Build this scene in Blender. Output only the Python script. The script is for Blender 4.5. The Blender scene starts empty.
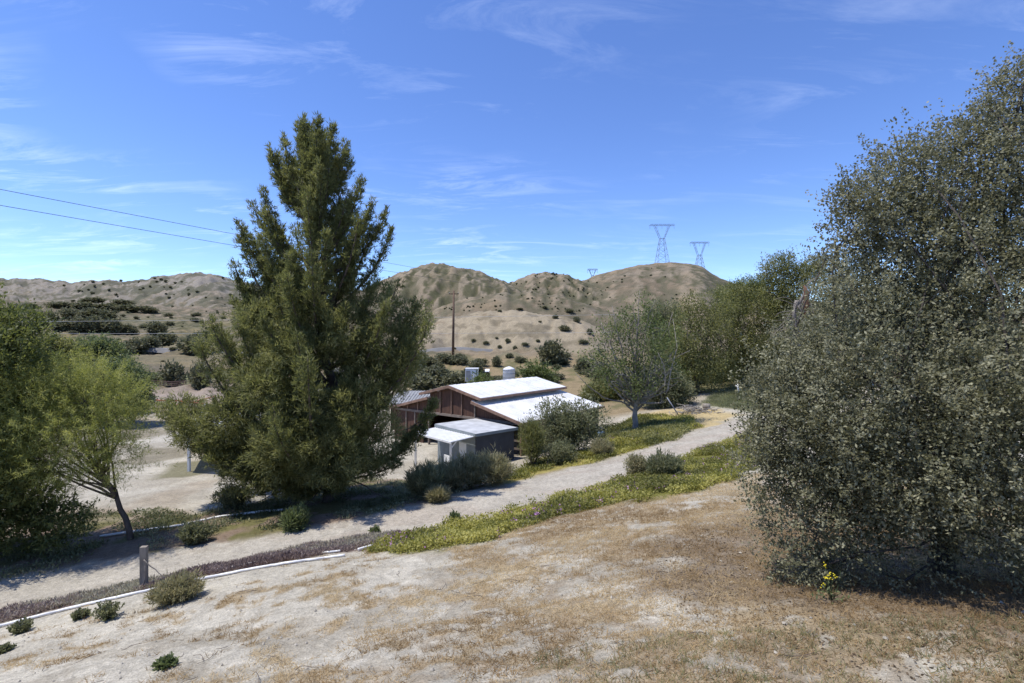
import bpy, math, random
import numpy as np
rng = np.random.default_rng(11)
random.seed(5)
SC = bpy.context.scene
COL = SC.collection

# ------------------------------------------------------------------ camera, sky, sun, exposure
F, CX, CY = 497.0, 512.0, 341.0
cam_d = bpy.data.cameras.new('camera'); cam = bpy.data.objects.new('camera', cam_d); COL.objects.link(cam)
cam_d.sensor_width = 36.0; cam_d.lens = 36.0 * F / 1024.0
cam_d.clip_start = 0.1; cam_d.clip_end = 6000.0
cam.location = (0, 0, 0); cam.rotation_euler = (math.radians(90), 0, 0)
SC.camera = cam

SUN_EL, SUN_AZ = math.radians(68), math.radians(-100)      # azimuth measured from +Y towards +X
world = bpy.data.worlds.new('World'); SC.world = world; world.use_nodes = True
wt = world.node_tree; wt.nodes.clear()
def wn(t, **kw):
    n = wt.nodes.new(t)
    for k, v in kw.items(): setattr(n, k, v)
    return n
w_out = wn('ShaderNodeOutputWorld'); w_bg = wn('ShaderNodeBackground')
sky = wn('ShaderNodeTexSky'); sky.sky_type = 'NISHITA'; sky.sun_disc = False
sky.sun_elevation = SUN_EL; sky.sun_rotation = SUN_AZ
sky.altitude = 1800; sky.air_density = 1.0; sky.dust_density = 0.05; sky.ozone_density = 3.5
w_bg.inputs['Strength'].default_value = 0.13
# thin cirrus: noise on the point where the view direction meets a flat cloud layer
tc = wn('ShaderNodeTexCoord'); sep = wn('ShaderNodeSeparateXYZ'); wt.links.new(tc.outputs['Generated'], sep.inputs[0])
zz = wn('ShaderNodeMath', operation='MAXIMUM'); wt.links.new(sep.outputs[2], zz.inputs[0]); zz.inputs[1].default_value = 0.03
zb = wn('ShaderNodeMath', operation='ADD'); wt.links.new(zz.outputs[0], zb.inputs[0]); zb.inputs[1].default_value = 0.12
dx = wn('ShaderNodeMath', operation='DIVIDE'); wt.links.new(sep.outputs[0], dx.inputs[0]); wt.links.new(zb.outputs[0], dx.inputs[1])
dy = wn('ShaderNodeMath', operation='DIVIDE'); wt.links.new(sep.outputs[1], dy.inputs[0]); wt.links.new(zb.outputs[0], dy.inputs[1])
cmb = wn('ShaderNodeCombineXYZ'); wt.links.new(dx.outputs[0], cmb.inputs[0]); wt.links.new(dy.outputs[0], cmb.inputs[1])
mp = wn('ShaderNodeMapping'); wt.links.new(cmb.outputs[0], mp.inputs[0])
mp.inputs['Rotation'].default_value = (0, 0, math.radians(42)); mp.inputs['Scale'].default_value = (0.75, 2.6, 1)
mp.inputs['Location'].default_value = (11.4, 6.6, 0)
n1 = wn('ShaderNodeTexNoise'); wt.links.new(mp.outputs[0], n1.inputs['Vector'])
n1.inputs['Scale'].default_value = 1.9; n1.inputs['Detail'].default_value = 9; n1.inputs['Roughness'].default_value = 0.68; n1.inputs['Distortion'].default_value = 0.9
n2 = wn('ShaderNodeTexNoise'); m9 = wn('ShaderNodeMapping'); m9.inputs['Location'].default_value = (19.8, 11.4, 0); wt.links.new(cmb.outputs[0], m9.inputs[0]); wt.links.new(m9.outputs[0], n2.inputs['Vector'])
n2.inputs['Scale'].default_value = 1.25; n2.inputs['Detail'].default_value = 3
r1 = wn('ShaderNodeMapRange'); wt.links.new(n1.outputs[0], r1.inputs[0]); r1.inputs[1].default_value = 0.50; r1.inputs[2].default_value = 0.98
r2 = wn('ShaderNodeMapRange'); wt.links.new(n2.outputs[0], r2.inputs[0]); r2.inputs[1].default_value = 0.40; r2.inputs[2].default_value = 0.68
mm = wn('ShaderNodeMath', operation='MULTIPLY'); wt.links.new(r1.outputs[0], mm.inputs[0]); wt.links.new(r2.outputs[0], mm.inputs[1])
r3 = wn('ShaderNodeMapRange'); wt.links.new(dx.outputs[0], r3.inputs[0]); r3.inputs[1].default_value = 0.35; r3.inputs[2].default_value = -0.9; r3.inputs[3].default_value = 0.26; r3.inputs[4].default_value = 0.6
m3 = wn('ShaderNodeMath', operation='MULTIPLY'); wt.links.new(mm.outputs[0], m3.inputs[0]); wt.links.new(r3.outputs[0], m3.inputs[1])
mx = wn('ShaderNodeMix', data_type='RGBA'); wt.links.new(m3.outputs[0], mx.inputs[0])
hs = wn('ShaderNodeHueSaturation'); hs.inputs['Hue'].default_value = 0.512; hs.inputs['Saturation'].default_value = 1.14; hs.inputs['Value'].default_value = 1.0
wt.links.new(sky.outputs[0], hs.inputs['Color'])
wt.links.new(hs.outputs[0], mx.inputs[6]); mx.inputs[7].default_value = (9.0, 9.6, 10.4, 1)
wt.links.new(mx.outputs[2], w_bg.inputs['Color']); wt.links.new(w_bg.outputs[0], w_out.inputs['Surface'])

sun_d = bpy.data.lights.new('sun', 'SUN'); sun_o = bpy.data.objects.new('sun', sun_d); COL.objects.link(sun_o)
sun_d.energy = 2.95; sun_d.angle = math.radians(0.53); sun_d.color = (1.0, 0.955, 0.89)
from mathutils import Vector
sdir = Vector((math.sin(SUN_AZ) * math.cos(SUN_EL), math.cos(SUN_AZ) * math.cos(SUN_EL), math.sin(SUN_EL)))
sun_o.rotation_euler = sdir.to_track_quat('Z', 'Y').to_euler()
vs = SC.view_settings
vs.view_transform = 'Standard'; vs.look = 'None'; vs.gamma = 1.0; vs.use_curve_mapping = False
vs.exposure = 0.88
SC.cycles.use_denoising = True
SC.cycles.max_bounces = 6; SC.cycles.transparent_max_bounces = 4

# ------------------------------------------------------------------ noise
def _hash(ix, iy, seed):
    h = (ix.astype(np.int64) * 374761393 + iy.astype(np.int64) * 668265263 + seed * 1442695041) & 0x7fffffff
    h = ((h ^ (h >> 13)) * 1274126177) & 0x7fffffff
    h = h ^ (h >> 16)
    return (h & 0xffff) / 65535.0
def vnoise(x, y, seed=0):
    x = np.asarray(x, float); y = np.asarray(y, float)
    ix = np.floor(x); iy = np.floor(y); fx = x - ix; fy = y - iy
    fx = fx * fx * fx * (fx * (fx * 6 - 15) + 10); fy = fy * fy * fy * (fy * (fy * 6 - 15) + 10)
    a = _hash(ix, iy, seed); b = _hash(ix + 1, iy, seed); c = _hash(ix, iy + 1, seed); d = _hash(ix + 1, iy + 1, seed)
    return (a + (b - a) * fx) * (1 - fy) + (c + (d - c) * fx) * fy
def fbm(x, y, seed=0, oct=4, gain=0.5):
    s = 0.0; a = 1.0; t = 0.0
    for o in range(oct):
        s = s + a * vnoise(x * 2 ** o + 17.3 * o, y * 2 ** o - 9.1 * o, seed + o); t += a; a *= gain
    return s / t
def sstep(a, b, x):
    t = np.clip((x - a) / (b - a), 0, 1); return t * t * (3 - 2 * t)

# ------------------------------------------------------------------ terrain height
# near ground: thin-plate spline through surveyed points (bearing as column, row, height)
CP = [
 (-250,640,-7.9),(-250,560,-8.8),(-250,480,-9.3),
 (0,683,-6.1),(0,640,-7.35),(0,625,-7.75),(0,610,-8.2),(0,582,-8.3),(0,560,-8.5),(0,500,-9.1),(0,430,-9.7),
 (150,683,-5.6),(150,620,-6.6),(150,590,-7.2),(150,576,-7.95),(150,552,-8.05),(150,530,-8.35),(150,490,-9.0),(150,440,-9.6),(150,400,-9.95),
 (250,683,-5.2),(250,610,-6.2),(250,572,-6.95),(250,559,-7.7),(250,539,-7.8),(250,515,-8.3),(250,480,-9.0),
 (350,683,-4.8),(350,600,-6.0),(350,556,-6.75),(350,537,-7.6),(350,518,-7.7),(350,495,-8.25),(350,460,-9.0),
 (450,683,-4.4),(450,600,-5.6),(450,548,-6.3),(450,524,-7.35),(450,500,-7.5),(450,480,-8.5),(450,462,-9.1),
 (560,683,-4.1),(560,600,-5.1),(560,520,-6.2),(560,497,-7.15),(560,475,-7.35),(560,458,-7.9),(560,440,-8.9),
 (660,683,-3.9),(660,560,-5.0),(660,492,-5.8),(660,465,-6.75),(660,445,-6.95),(660,430,-7.1),(660,414,-7.15),
 (740,683,-3.8),(740,600,-4.4),(740,520,-5.05),(740,475,-5.6),(740,440,-6.35),(740,424,-6.6),(740,410,-6.7),(740,396,-6.2),
 (900,683,-3.7),(900,600,-4.1),(900,560,-4.5),(900,500,-5.2),(900,440,-5.9),(900,400,-5.6),
 (1024,683,-3.6),(1024,600,-4.0),(1024,540,-4.6),(1024,450,-5.6),(1024,400,-5.0),
 (1300,640,-3.9),(1300,520,-4.8),(1300,430,-5.2)]
XYZ = [((u - CX) / F * d, d, z) for (u, v, z) in CP for d in [-z * F / (v - CY)]]
XYZ += [(0,-12,-3.0),(-14,-8,-4.4),(14,-8,-3.0),(0,2,-3.3),(-26,4,-8.0),(22,2,-3.2),
        (-5,44,-9.1),(2,46,-9.1),(-12,47,-9.2),(4,52,-8.8),(-5,60,-9.2),(-30,62,-9.8),(8.5,45,-8.5),
        (10,70,-8.0),(-8,80,-8.6),(-40,110,-10),(-90,120,-10),(-10,120,-4.0),(20,110,-5.0),(50,110,-3.5),(90,100,-3),(-110,60,-9.5),(100,50,-3.5),(60,30,-4.2),(-60,30,-9.3)]
XYZ = np.array(XYZ)
def _U(r2): return np.where(r2 > 1e-9, r2 * np.log(r2 + 1e-12), 0.0)
_n = len(XYZ)
_K = _U(((XYZ[:, None, :2] - XYZ[None, :, :2]) ** 2).sum(-1)) + np.eye(_n) * 1.5
_P = np.c_[np.ones(_n), XYZ[:, :2]]
_A = np.block([[_K, _P], [_P.T, np.zeros((3, 3))]])
_W = np.linalg.solve(_A, np.r_[XYZ[:, 2], 0, 0, 0])
def near_h(x, y):
    x = np.clip(x, -120, 120); y = np.clip(y, -15, 125)
    out = np.full(x.shape, _W[_n]) + _W[_n + 1] * x + _W[_n + 2] * y
    for i in range(_n):
        out += _W[i] * _U((x - XYZ[i, 0]) ** 2 + (y - XYZ[i, 1]) ** 2)
    return out
# far ground: a rising floor and ridges, each ridge a crest line (column, row) at its own distance
RIDGES = [ # crest, crest distance along y, front foot distance, back length, gully strength
 ([(-600,300),(-300,286),(0,281),(40,281),(70,284),(108,281),(125,284),(140,280),(160,277),(190,275),(215,276),(240,281),(270,290),(330,300),(420,310),(520,330)], 850, 560, 500, 1.0),
 ([(250,352),(300,318),(345,296),(370,288),(385,279),(405,271),(430,264.5),(445,264.5),(460,267),(478,270),(495,278),(512,285),(540,296),(580,318),(620,345)], 330, 215, 160, 1.0),
 ([(440,318),(480,297),(505,285),(525,277.5),(545,272),(562,275),(578,281),(600,287),(640,300),(700,330)], 400, 270, 180, 1.0),
 ([(480,330),(540,296),(575,285),(600,277),(625,271),(645,267.5),(670,265),(688,266.5),(703,271),(715,278),(740,288),(800,302),(1000,312),(1400,318)], 500, 250, 260, 0.22),
 ([(380,345),(410,322),(440,306),(470,297),(500,293),(530,292),(560,297),(590,306),(640,320),(700,335)], 250, 182, 120, 0.3),
 ([(360,354),(395,338),(420,324),(450,316),(480,312),(520,312),(555,315),(585,322),(615,335),(650,348)], 176, 137, 90, 0.8)]
def far_h(x, y):
    r = np.hypot(x, y); yy = np.maximum(y, 1.0)
    u = np.where(y > 1, CX + F * x / yy, np.where(x > 0, 4000.0, -4000.0)); u = np.clip(u, -3000, 4000)
    fl = np.interp(u, [-600, 230, 330, 430, 600, 720, 1200], [0, 0, 0, 1, 1, .8, .6])
    zl = np.interp(r, [0, 135, 180, 230, 400, 600, 1500], [-10, -10, -7.6, -4.0, 10.5, 34, 60])
    zc = np.interp(r, [0, 60, 100, 130, 300, 1500], [-9, -8.8, -6.2, -3.0, 0, 10])
    base = zl * (1 - fl) + zc * fl
    z = base
    for i, (crest, D, foot, back, g) in enumerate(RIDGES):
        c = np.array(crest)
        # crest line slightly wandering in depth
        Dd = D * (1 + 0.05 * (vnoise(u / 60.0, u * 0, 40 + i) - .5))
        Fd = foot * (1 + 0.10 * (vnoise(u / 35.0, u * 0 + 3, 60 + i) - .5))
        top = (CY - np.interp(u, c[:, 0], c[:, 1])) / F * Dd
        top = top + (fbm(u / 9.0, u * 0 + 7, 80 + i, 3) - .5) * D * (.008 if i != 3 else .003)
        t = np.clip((yy - Fd) / (Dd - Fd), 0, 1); tb = np.clip((yy - Dd) / back, 0, 1)
        p = 1.25 if i not in (5,) else .8
        sh = np.where(yy <= Dd, np.sin(t * math.pi / 2) ** p, 1 - .75 * sstep(0, 1, tb))
        gl = np.abs(fbm(x / (.075 * D) + .8 * fbm(x / 30, y / 30, 5, 2), y / (.30 * D), 20 + i, 4) - .5) * 2
        gl2 = np.abs(fbm(x / (.022 * D) + fbm(x / 12, y / 12, 6, 2), y / (.12 * D), 30 + i, 3) - .5) * 2
        body = np.maximum(top - base, 0)
        zi = base + body * sh - g * np.minimum(body, D * .09) * (sh * (1 - .9 * sh ** 4)) * (.55 * np.clip(.32 - gl, 0, 1) + .62 * np.clip(.30 - gl2, 0, 1)) * .75 + g * (fbm(x / (.009 * D), y / (.02 * D), 50 + i, 3, .6) - .5) * np.minimum(body * .2, D * .009)
        z = np.where(y > 20, np.maximum(z, zi), z)
    return z
def height(x, y):
    x = np.asarray(x, float); y = np.asarray(y, float); r = np.hypot(x, y)
    w = sstep(85, 135, r)
    n = near_h(x, y); f = far_h(x, y)
    z = n * (1 - w) + f * w
    amp = np.clip(r / 30, .25, 3)
    z = z + (fbm(x * .45, y * .45, 3, 3) - .5) * .16 + (fbm(x * .06, y * .06, 9, 3) - .5) * .7 * sstep(60, 160, r) * amp
    return z
def at(u, v, rmax=1400):
    "where the sight line through column u, row v meets the ground"
    ax = (u - CX) / F; az = -(v - CY) / F
    d = np.geomspace(2.0, rmax, 420)
    g = height(ax * d, d) - az * d
    k = np.argmax(g > 0)
    if not (g > 0).any(): k = len(d) - 1
    k = max(k, 1)
    t = g[k - 1] / (g[k - 1] - g[k] + 1e-9); dd = d[k - 1] + np.clip(t, 0, 1) * (d[k] - d[k - 1])
    return Vector((ax * dd, dd, float(height(np.array([ax * dd]), np.array([dd]))[0])))
def gz(x, y): return float(height(np.array([x]), np.array([y]))[0])
def pt(u, v, d): return Vector(((u - CX) / F * d, d, -(v - CY) / F * d))
def poly(pts): return np.array([at(u, v)[:2] for u, v in pts])
def sdist(P, x, y):
    "signed distance to polygon (positive inside)"
    if x.size > 20000:
        lo = P.min(0) - 8; hi = P.max(0) + 8; k = (x > lo[0]) & (x < hi[0]) & (y > lo[1]) & (y < hi[1])
        out = np.full(x.shape, -50.0)
        if k.any(): out[k] = _sd(P, x[k], y[k])
        return out
    return _sd(P, x, y)
def _sd(P, x, y):
    inside = np.zeros(x.shape, bool); dm = np.full(x.shape, 1e9)
    for i in range(len(P)):
        a = P[i]; b = P[(i + 1) % len(P)]
        e = b - a; L = (e ** 2).sum() + 1e-12
        t = np.clip(((x - a[0]) * e[0] + (y - a[1]) * e[1]) / L, 0, 1)
        dm = np.minimum(dm, np.hypot(x - a[0] - t * e[0], y - a[1] - t * e[1]))
        c = ((a[1] > y) != (b[1] > y)) & (x < (b[0] - a[0]) * (y - a[1]) / (b[1] - a[1] + 1e-12) + a[0])
        inside ^= c
    return np.where(inside, dm, -dm)

# ------------------------------------------------------------------ object helpers
def tag(o, label=None, cat=None, group=None, kind=None):
    if label: o['label'] = label
    if cat: o['category'] = cat
    if group: o['group'] = group
    if kind: o['kind'] = kind
    return o
def thing(name, label, cat, loc, group=None, rz=0.0):
    o = bpy.data.objects.new(name, None); COL.objects.link(o); o.location = loc; o.rotation_euler[2] = rz
    o.empty_display_size = .2
    return tag(o, label, cat, group)
def mesh_np(name, V, Q, attr=None, smooth=False):
    "V (n,3), Q (m,k) -> mesh"
    me = bpy.data.meshes.new(name); V = np.asarray(V, np.float32); Q = np.asarray(Q, np.int32); k = Q.shape[1]
    me.vertices.add(len(V)); me.vertices.foreach_set('co', V.ravel())
    me.loops.add(Q.size); me.loops.foreach_set('vertex_index', Q.ravel())
    me.polygons.add(len(Q)); me.polygons.foreach_set('loop_start', np.arange(0, Q.size, k, dtype=np.int32))
    me.update(calc_edges=True)
    if attr is not None:
        for an, av in attr.items():
            if av.ndim == 1:
                a = me.attributes.new(an, 'FLOAT', 'POINT'); a.data.foreach_set('value', av.astype(np.float32))
            else:
                a = me.attributes.new(an, 'FLOAT_COLOR', 'POINT'); a.data.foreach_set('color', av.astype(np.float32).ravel())
    if smooth: me.polygons.foreach_set('use_smooth', np.ones(len(Q), bool))
    return me
def obj(name, me, mat, parent=None):
    o = bpy.data.objects.new(name, me); COL.objects.link(o)
    if mat is not None and len(me.materials) == 0: me.materials.append(mat)
    if parent is not None: o.parent = parent
    return o
class MB:
    "collects boxes, tubes and prisms into one mesh"
    def __init__(s): s.v = []; s.f = []; s.sm = []
    def add(s, vs, fs, smooth=False):
        b = len(s.v); s.v += [tuple(p) for p in vs]
        s.f += [tuple(i + b for i in f) for f in fs]; s.sm += [smooth] * len(fs); return s
    def box(s, c, ex, ey, ez, ax=(1,0,0), ay=(0,1,0), az=(0,0,1)):
        c = Vector(c); ax = Vector(ax) * ex / 2; ay = Vector(ay) * ey / 2; az = Vector(az) * ez / 2
        P = [c + i * ax + j * ay + k * az for k in (-1, 1) for (i, j) in ((-1,-1),(1,-1),(1,1),(-1,1))]
        return s.add(P, [(3,2,1,0),(4,5,6,7),(0,1,5,4),(1,2,6,5),(2,3,7,6),(3,0,4,7)])
    def slab(s, q, n):
        "quad q thickened along vector n"
        q = [Vector(p) for p in q]; n = Vector(n); P = q + [p + n for p in q]
        return s.add(P, [(3,2,1,0),(4,5,6,7),(0,1,5,4),(1,2,6,5),(2,3,7,6),(3,0,4,7)])
    def beam(s, a, b, w, h, up=(0,0,1)):
        a = Vector(a); b = Vector(b); d = (b - a); L = d.length; d.normalize()
        sx = d.cross(Vector(up)); 
        if sx.length < 1e-4: sx = d.cross(Vector((1,0,0)))
        sx.normalize(); sy = sx.cross(d)
        return s.box((a + b) / 2, w, L, h, sx, d, sy)
    def tube(s, pts, rad, n=8, cap=True):
        pts = [Vector(p) for p in pts]; m = len(pts)
        if not hasattr(rad, '__len__'): rad = [rad] * m
        rings = []; ref = Vector((0.31, 0.17, .93)).normalized()
        for i, p in enumerate(pts):
            t = (pts[min(i + 1, m - 1)] - pts[max(i - 1, 0)]).normalized()
            a = t.cross(ref)
            if a.length < .15: a = t.cross(Vector((1, 0, 0)))
            a.normalize(); b = t.cross(a)
            rings += [p + (a * math.cos(2 * math.pi * k / n) + b * math.sin(2 * math.pi * k / n)) * rad[i] for k in range(n)]
        fs = [(i * n + k, i * n + (k + 1) % n, (i + 1) * n + (k + 1) % n, (i + 1) * n + k) for i in range(m - 1) for k in range(n)]
        if cap: fs += [tuple(range(n - 1, -1, -1)), tuple((m - 1) * n + k for k in range(n))]
        return s.add(rings, fs, True)
    def mesh(s, name, origin=(0,0,0)):
        o = Vector(origin); me = bpy.data.meshes.new(name)
        me.from_pydata([Vector(p) - o for p in s.v], [], s.f); me.update()
        me.polygons.foreach_set('use_smooth', s.sm)
        return me
    def build(s, name, mat, parent=None, origin=None):
        if origin is None: origin = parent.location if (parent is not None and parent.parent is None) else (
            parent.parent.location if parent is not None else (0,0,0))
        return obj(name, s.mesh(name, origin), mat, parent)

# ------------------------------------------------------------------ materials
def mat_new(name):
    m = bpy.data.materials.new(name); m.use_nodes = True; nt = m.node_tree
    return m, nt, nt.nodes['Principled BSDF'], nt.nodes['Material Output']
def mat_paint(name, col, var=.15, scale=2.0, rough=.7, bump=.0, bscale=30, metal=0, stain=None, stretch=(1,1,1)):
    m, nt, b, o = mat_new(name); L = nt.links
    tcn = nt.nodes.new('ShaderNodeTexCoord'); mpn = nt.nodes.new('ShaderNodeMapping'); mpn.inputs['Scale'].default_value = stretch
    L.new(tcn.outputs['Object'], mpn.inputs[0])
    nz = nt.nodes.new('ShaderNodeTexNoise'); nz.inputs['Scale'].default_value = scale; nz.inputs['Detail'].default_value = 6; L.new(mpn.outputs[0], nz.inputs['Vector'])
    cr = nt.nodes.new('ShaderNodeValToRGB'); L.new(nz.outputs[0], cr.inputs[0])
    st = stain or tuple(c * (1 - 2 * var) for c in col)
    cr.color_ramp.elements[0].position = .3; cr.color_ramp.elements[1].position = .7
    cr.color_ramp.elements[0].color = (*st, 1); cr.color_ramp.elements[1].color = (*[min(c * (1 + var * .5), .9) for c in col], 1)
    L.new(cr.outputs[0], b.inputs['Base Color']); b.inputs['Roughness'].default_value = rough; b.inputs['Metallic'].default_value = metal
    if bump:
        n2 = nt.nodes.new('ShaderNodeTexNoise'); n2.inputs['Scale'].default_value = bscale; n2.inputs['Detail'].default_value = 4; L.new(mpn.outputs[0], n2.inputs['Vector'])
        bp = nt.nodes.new('ShaderNodeBump'); bp.inputs['Strength'].default_value = bump; bp.inputs['Distance'].default_value = .02
        L.new(n2.outputs[0], bp.inputs['Height']); L.new(bp.outputs[0], b.inputs['Normal'])
    return m
def mat_leaf(name, dark, mid, light, rough=.5, trans=.3, spec=.4):
    m, nt, b, o = mat_new(name); L = nt.links
    at_ = nt.nodes.new('ShaderNodeAttribute'); at_.attribute_name = 'lv'
    cr = nt.nodes.new('ShaderNodeValToRGB'); L.new(at_.outputs['Fac'], cr.inputs[0])
    e = cr.color_ramp.elements; e[0].position = .05; e[0].color = (*dark, 1); e[1].position = .95; e[1].color = (*light, 1)
    k = cr.color_ramp.elements.new(.5); k.color = (*mid, 1)
    L.new(cr.outputs[0], b.inputs['Base Color']); b.inputs['Roughness'].default_value = rough; b.inputs['Specular IOR Level'].default_value = spec
    tr = nt.nodes.new('ShaderNodeBsdfTranslucent'); hsn = nt.nodes.new('ShaderNodeHueSaturation'); hsn.inputs['Saturation'].default_value = 1.15; hsn.inputs['Value'].default_value = 1.3
    L.new(cr.outputs[0], hsn.inputs['Color']); L.new(hsn.outputs[0], tr.inputs['Color'])
    mxs = nt.nodes.new('ShaderNodeMixShader'); mxs.inputs[0].default_value = trans
    L.new(b.outputs[0], mxs.inputs[1]); L.new(tr.outputs[0], mxs.inputs[2]); L.new(mxs.outputs[0], o.inputs['Surface'])
    return m
def mat_ground(name, fine=1.0):
    m, nt, b, o = mat_new(name); L = nt.links
    a = nt.nodes.new('ShaderNodeAttribute'); a.attribute_name = 'col'
    ge = nt.nodes.new('ShaderNodeNewGeometry')
    cur = a.outputs['Color']
    hts = []
    for sc, lo, hi in ((110, .74, 1.22), (26, .68, 1.28), (5.5, .80, 1.18), (.9, .86, 1.13)):
        nz = nt.nodes.new('ShaderNodeTexNoise'); nz.inputs['Scale'].default_value = sc; nz.inputs['Detail'].default_value = 7; nz.inputs['Roughness'].default_value = .65
        L.new(ge.outputs['Position'], nz.inputs['Vector'])
        mr = nt.nodes.new('ShaderNodeMapRange'); mr.inputs[1].default_value = .33; mr.inputs[2].default_value = .67; mr.inputs[3].default_value = lo; mr.inputs[4].default_value = hi
        L.new(nz.outputs[0], mr.inputs[0])
        mu = nt.nodes.new('ShaderNodeMix'); mu.data_type = 'RGBA'; mu.blend_type = 'MULTIPLY'; mu.inputs[0].default_value = 1
        L.new(cur, mu.inputs[6]); L.new(mr.outputs[0], mu.inputs[7]); cur = mu.outputs[2]; hts.append(nz)
    L.new(cur, b.inputs['Base Color']); b.inputs['Roughness'].default_value = .95; b.inputs['Specular IOR Level'].default_value = .15
    bp = nt.nodes.new('ShaderNodeBump'); bp.inputs['Strength'].default_value = .55; bp.inputs['Distance'].default_value = .05
    bp2 = nt.nodes.new('ShaderNodeBump'); bp2.inputs['Strength'].default_value = .5; bp2.inputs['Distance'].default_value = .2
    L.new(hts[1].outputs[0], bp.inputs['Height']); L.new(hts[2].outputs[0], bp2.inputs['Height'])
    L.new(bp2.outputs[0], bp.inputs['Normal']); L.new(bp.outputs[0], b.inputs['Normal'])
    return m
M = dict(
 ground=mat_ground('soil'),
 bark=mat_paint('bark', (.13,.10,.08), .3, 6, .95, .8, 18, stretch=(1,1,.35)),
 darkbark=mat_paint('dark_bark', (.075,.062,.05), .3, 6, .95, .8, 18, stretch=(1,1,.35)),
 palebark=mat_paint('pale_bark', (.30,.27,.23), .25, 6, .95, .6, 18, stretch=(1,1,.35)),
 deadwood=mat_paint('dead_wood', (.24,.21,.18), .25, 5, .95, .4, 20),
 heartwood=mat_paint('torn_heartwood', (.17,.085,.045), .3, 5, .9, .5, 20),
 pine=mat_leaf('pine_needles', (.075,.085,.033), (.158,.168,.062), (.28,.28,.12), .6, .5),
 pine2=mat_leaf('dark_pine_needles', (.06,.075,.025), (.125,.145,.045), (.21,.225,.08), .6, .42),
 oak=mat_leaf('oak_leaves', (.090,.092,.045), (.185,.182,.105), (.33,.32,.205), .6, .36, .35),
 verde=mat_leaf('feathery_leaves', (.15,.17,.04), (.27,.285,.085), (.40,.40,.15), .65, .5),
 green=mat_leaf('green_leaves', (.075,.10,.04), (.13,.16,.065), (.22,.245,.11), .6, .4),
 ash=mat_leaf('fresh_leaves', (.065,.088,.028), (.12,.15,.05), (.20,.225,.085), .6, .42),
 olive=mat_leaf('olive_foliage', (.085,.095,.03), (.17,.175,.06), (.28,.27,.11), .6, .42),
 grassg=mat_leaf('thin_grass', (.14,.15,.07), (.24,.24,.11), (.36,.33,.18), .7, .4),
 greyg=mat_leaf('grey_green_foliage', (.09,.10,.045), (.17,.18,.09), (.275,.27,.155), .65, .38),
 chap=mat_leaf('chaparral', (.075,.08,.04), (.13,.132,.07), (.21,.20,.12), .75, .3),
 sage=mat_leaf('sagebrush', (.15,.145,.07), (.26,.245,.13), (.41,.355,.21), .7, .4),
 dry=mat_leaf('dry_grass', (.24,.16,.075), (.40,.29,.15), (.55,.44,.26), .8, .35),
 cover=mat_leaf('ground_cover', (.15,.15,.04), (.27,.26,.065), (.41,.38,.11), .65, .38),
 ice=mat_leaf('ice_plant', (.16,.115,.10), (.28,.22,.195), (.35,.33,.235), .6, .3),
 litter=mat_leaf('leaf_litter', (.05,.035,.02), (.14,.10,.06), (.26,.2,.12), .9, .1),
 magenta=mat_paint('purple_petals', (.36,.17,.34), .1, 3, .6),
 yellow=mat_paint('yellow_petals', (.78,.62,.02), .05, 3, .6),
 roofw=mat_paint('white_roof_metal', (.76,.76,.75), .05, .9, .45, stain=(.60,.59,.56), stretch=(1,1,1)),
 barnwall=mat_paint('barn_boards', (.105,.050,.031), .25, 3, .85, .3, 25, stretch=(3,3,.4)),
 barntrim=mat_paint('barn_trim', (.27,.165,.115), .2, 3, .8),
 barnbeam=mat_paint('barn_beam', (.23,.185,.15), .2, 3, .85),
 whitepaint=mat_paint('white_paint', (.76,.76,.75), .06, 2, .5),
 whitepipe=mat_paint('white_plastic_pipe', (.80,.79,.76), .07, 2, .4),
 shedwall=mat_paint('shed_wall', (.050,.056,.066), .12, 2, .8),
 shedroof=mat_paint('shed_roof', (.47,.48,.48), .14, 1.5, .7),
 greytrim=mat_paint('grey_trim', (.22,.25,.26), .1, 2, .7),
 greymetal=mat_paint('grey_metal', (.30,.30,.29), .14, 2, .6),
 steel=mat_paint('galvanised_steel', (.22,.23,.27), .08, .5, .6),
 polewood=mat_paint('pole_wood', (.14,.085,.055), .2, 2, .9),
 postwood=mat_paint('weathered_wood', (.30,.26,.21), .25, 8, .9, .4, 30, stretch=(1,1,.2)),
 wire=mat_paint('wire', (.05,.05,.055), .05, 1, .6),
 wirel=mat_paint('pale_wire', (.42,.42,.42), .05, 1, .5),
 red=mat_paint('red_paint', (.45,.09,.05), .12, 2, .6),
 blue=mat_paint('blue_plastic', (.12,.18,.24), .1, 3, .5),
 black=mat_paint('black_plastic', (.02,.02,.022), .1, 3, .5),
 stone=mat_paint('pebble', (.40,.36,.29), .2, 4, .9),
 asphalt=mat_paint('pale_asphalt', (.24,.23,.215), .1, .5, .9),
)

# ------------------------------------------------------------------ ground sheet
ROAD_UP = [(-260,640),(-120,603),(0,580),(73,567),(146,554),(183,548),(234,540),(300,530),(347,521),(392,510),(433,502),(453,498),(515,481),(560,472),(600,463),(631,453),(667,441),(694,431),(730,421),(790,409)]
ROAD_LO = [(-260,700),(-120,640),(0,609),(73,594),(139,580),(198,569),(256,557),(300,546),(345,538),(405,532),(449,523),(499,512),(540,500),(615,481),(645,471),(670,461),(700,452),(716,443),(735,434),(800,418)]
P_road = np.array([at(*p)[:2] for p in ROAD_UP] + [at(*p)[:2] for p in reversed(ROAD_LO)])
P_cover = poly([(372,548),(398,536),(449,525),(499,514),(540,502),(615,483),(660,466),(716,445),(760,430),(765,455),(748,470),(725,482),(705,491),(660,497),(620,503),(560,515),(520,528),(500,538),(440,549),(392,556)])
P_ice = poly([(-60,628),(0,611),(73,596),(139,582),(198,570),(256,559),(300,547),(345,539),(405,533),(385,548),(330,553),(256,566),(198,577),(140,591),(73,606),(0,622),(-60,640)])
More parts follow.
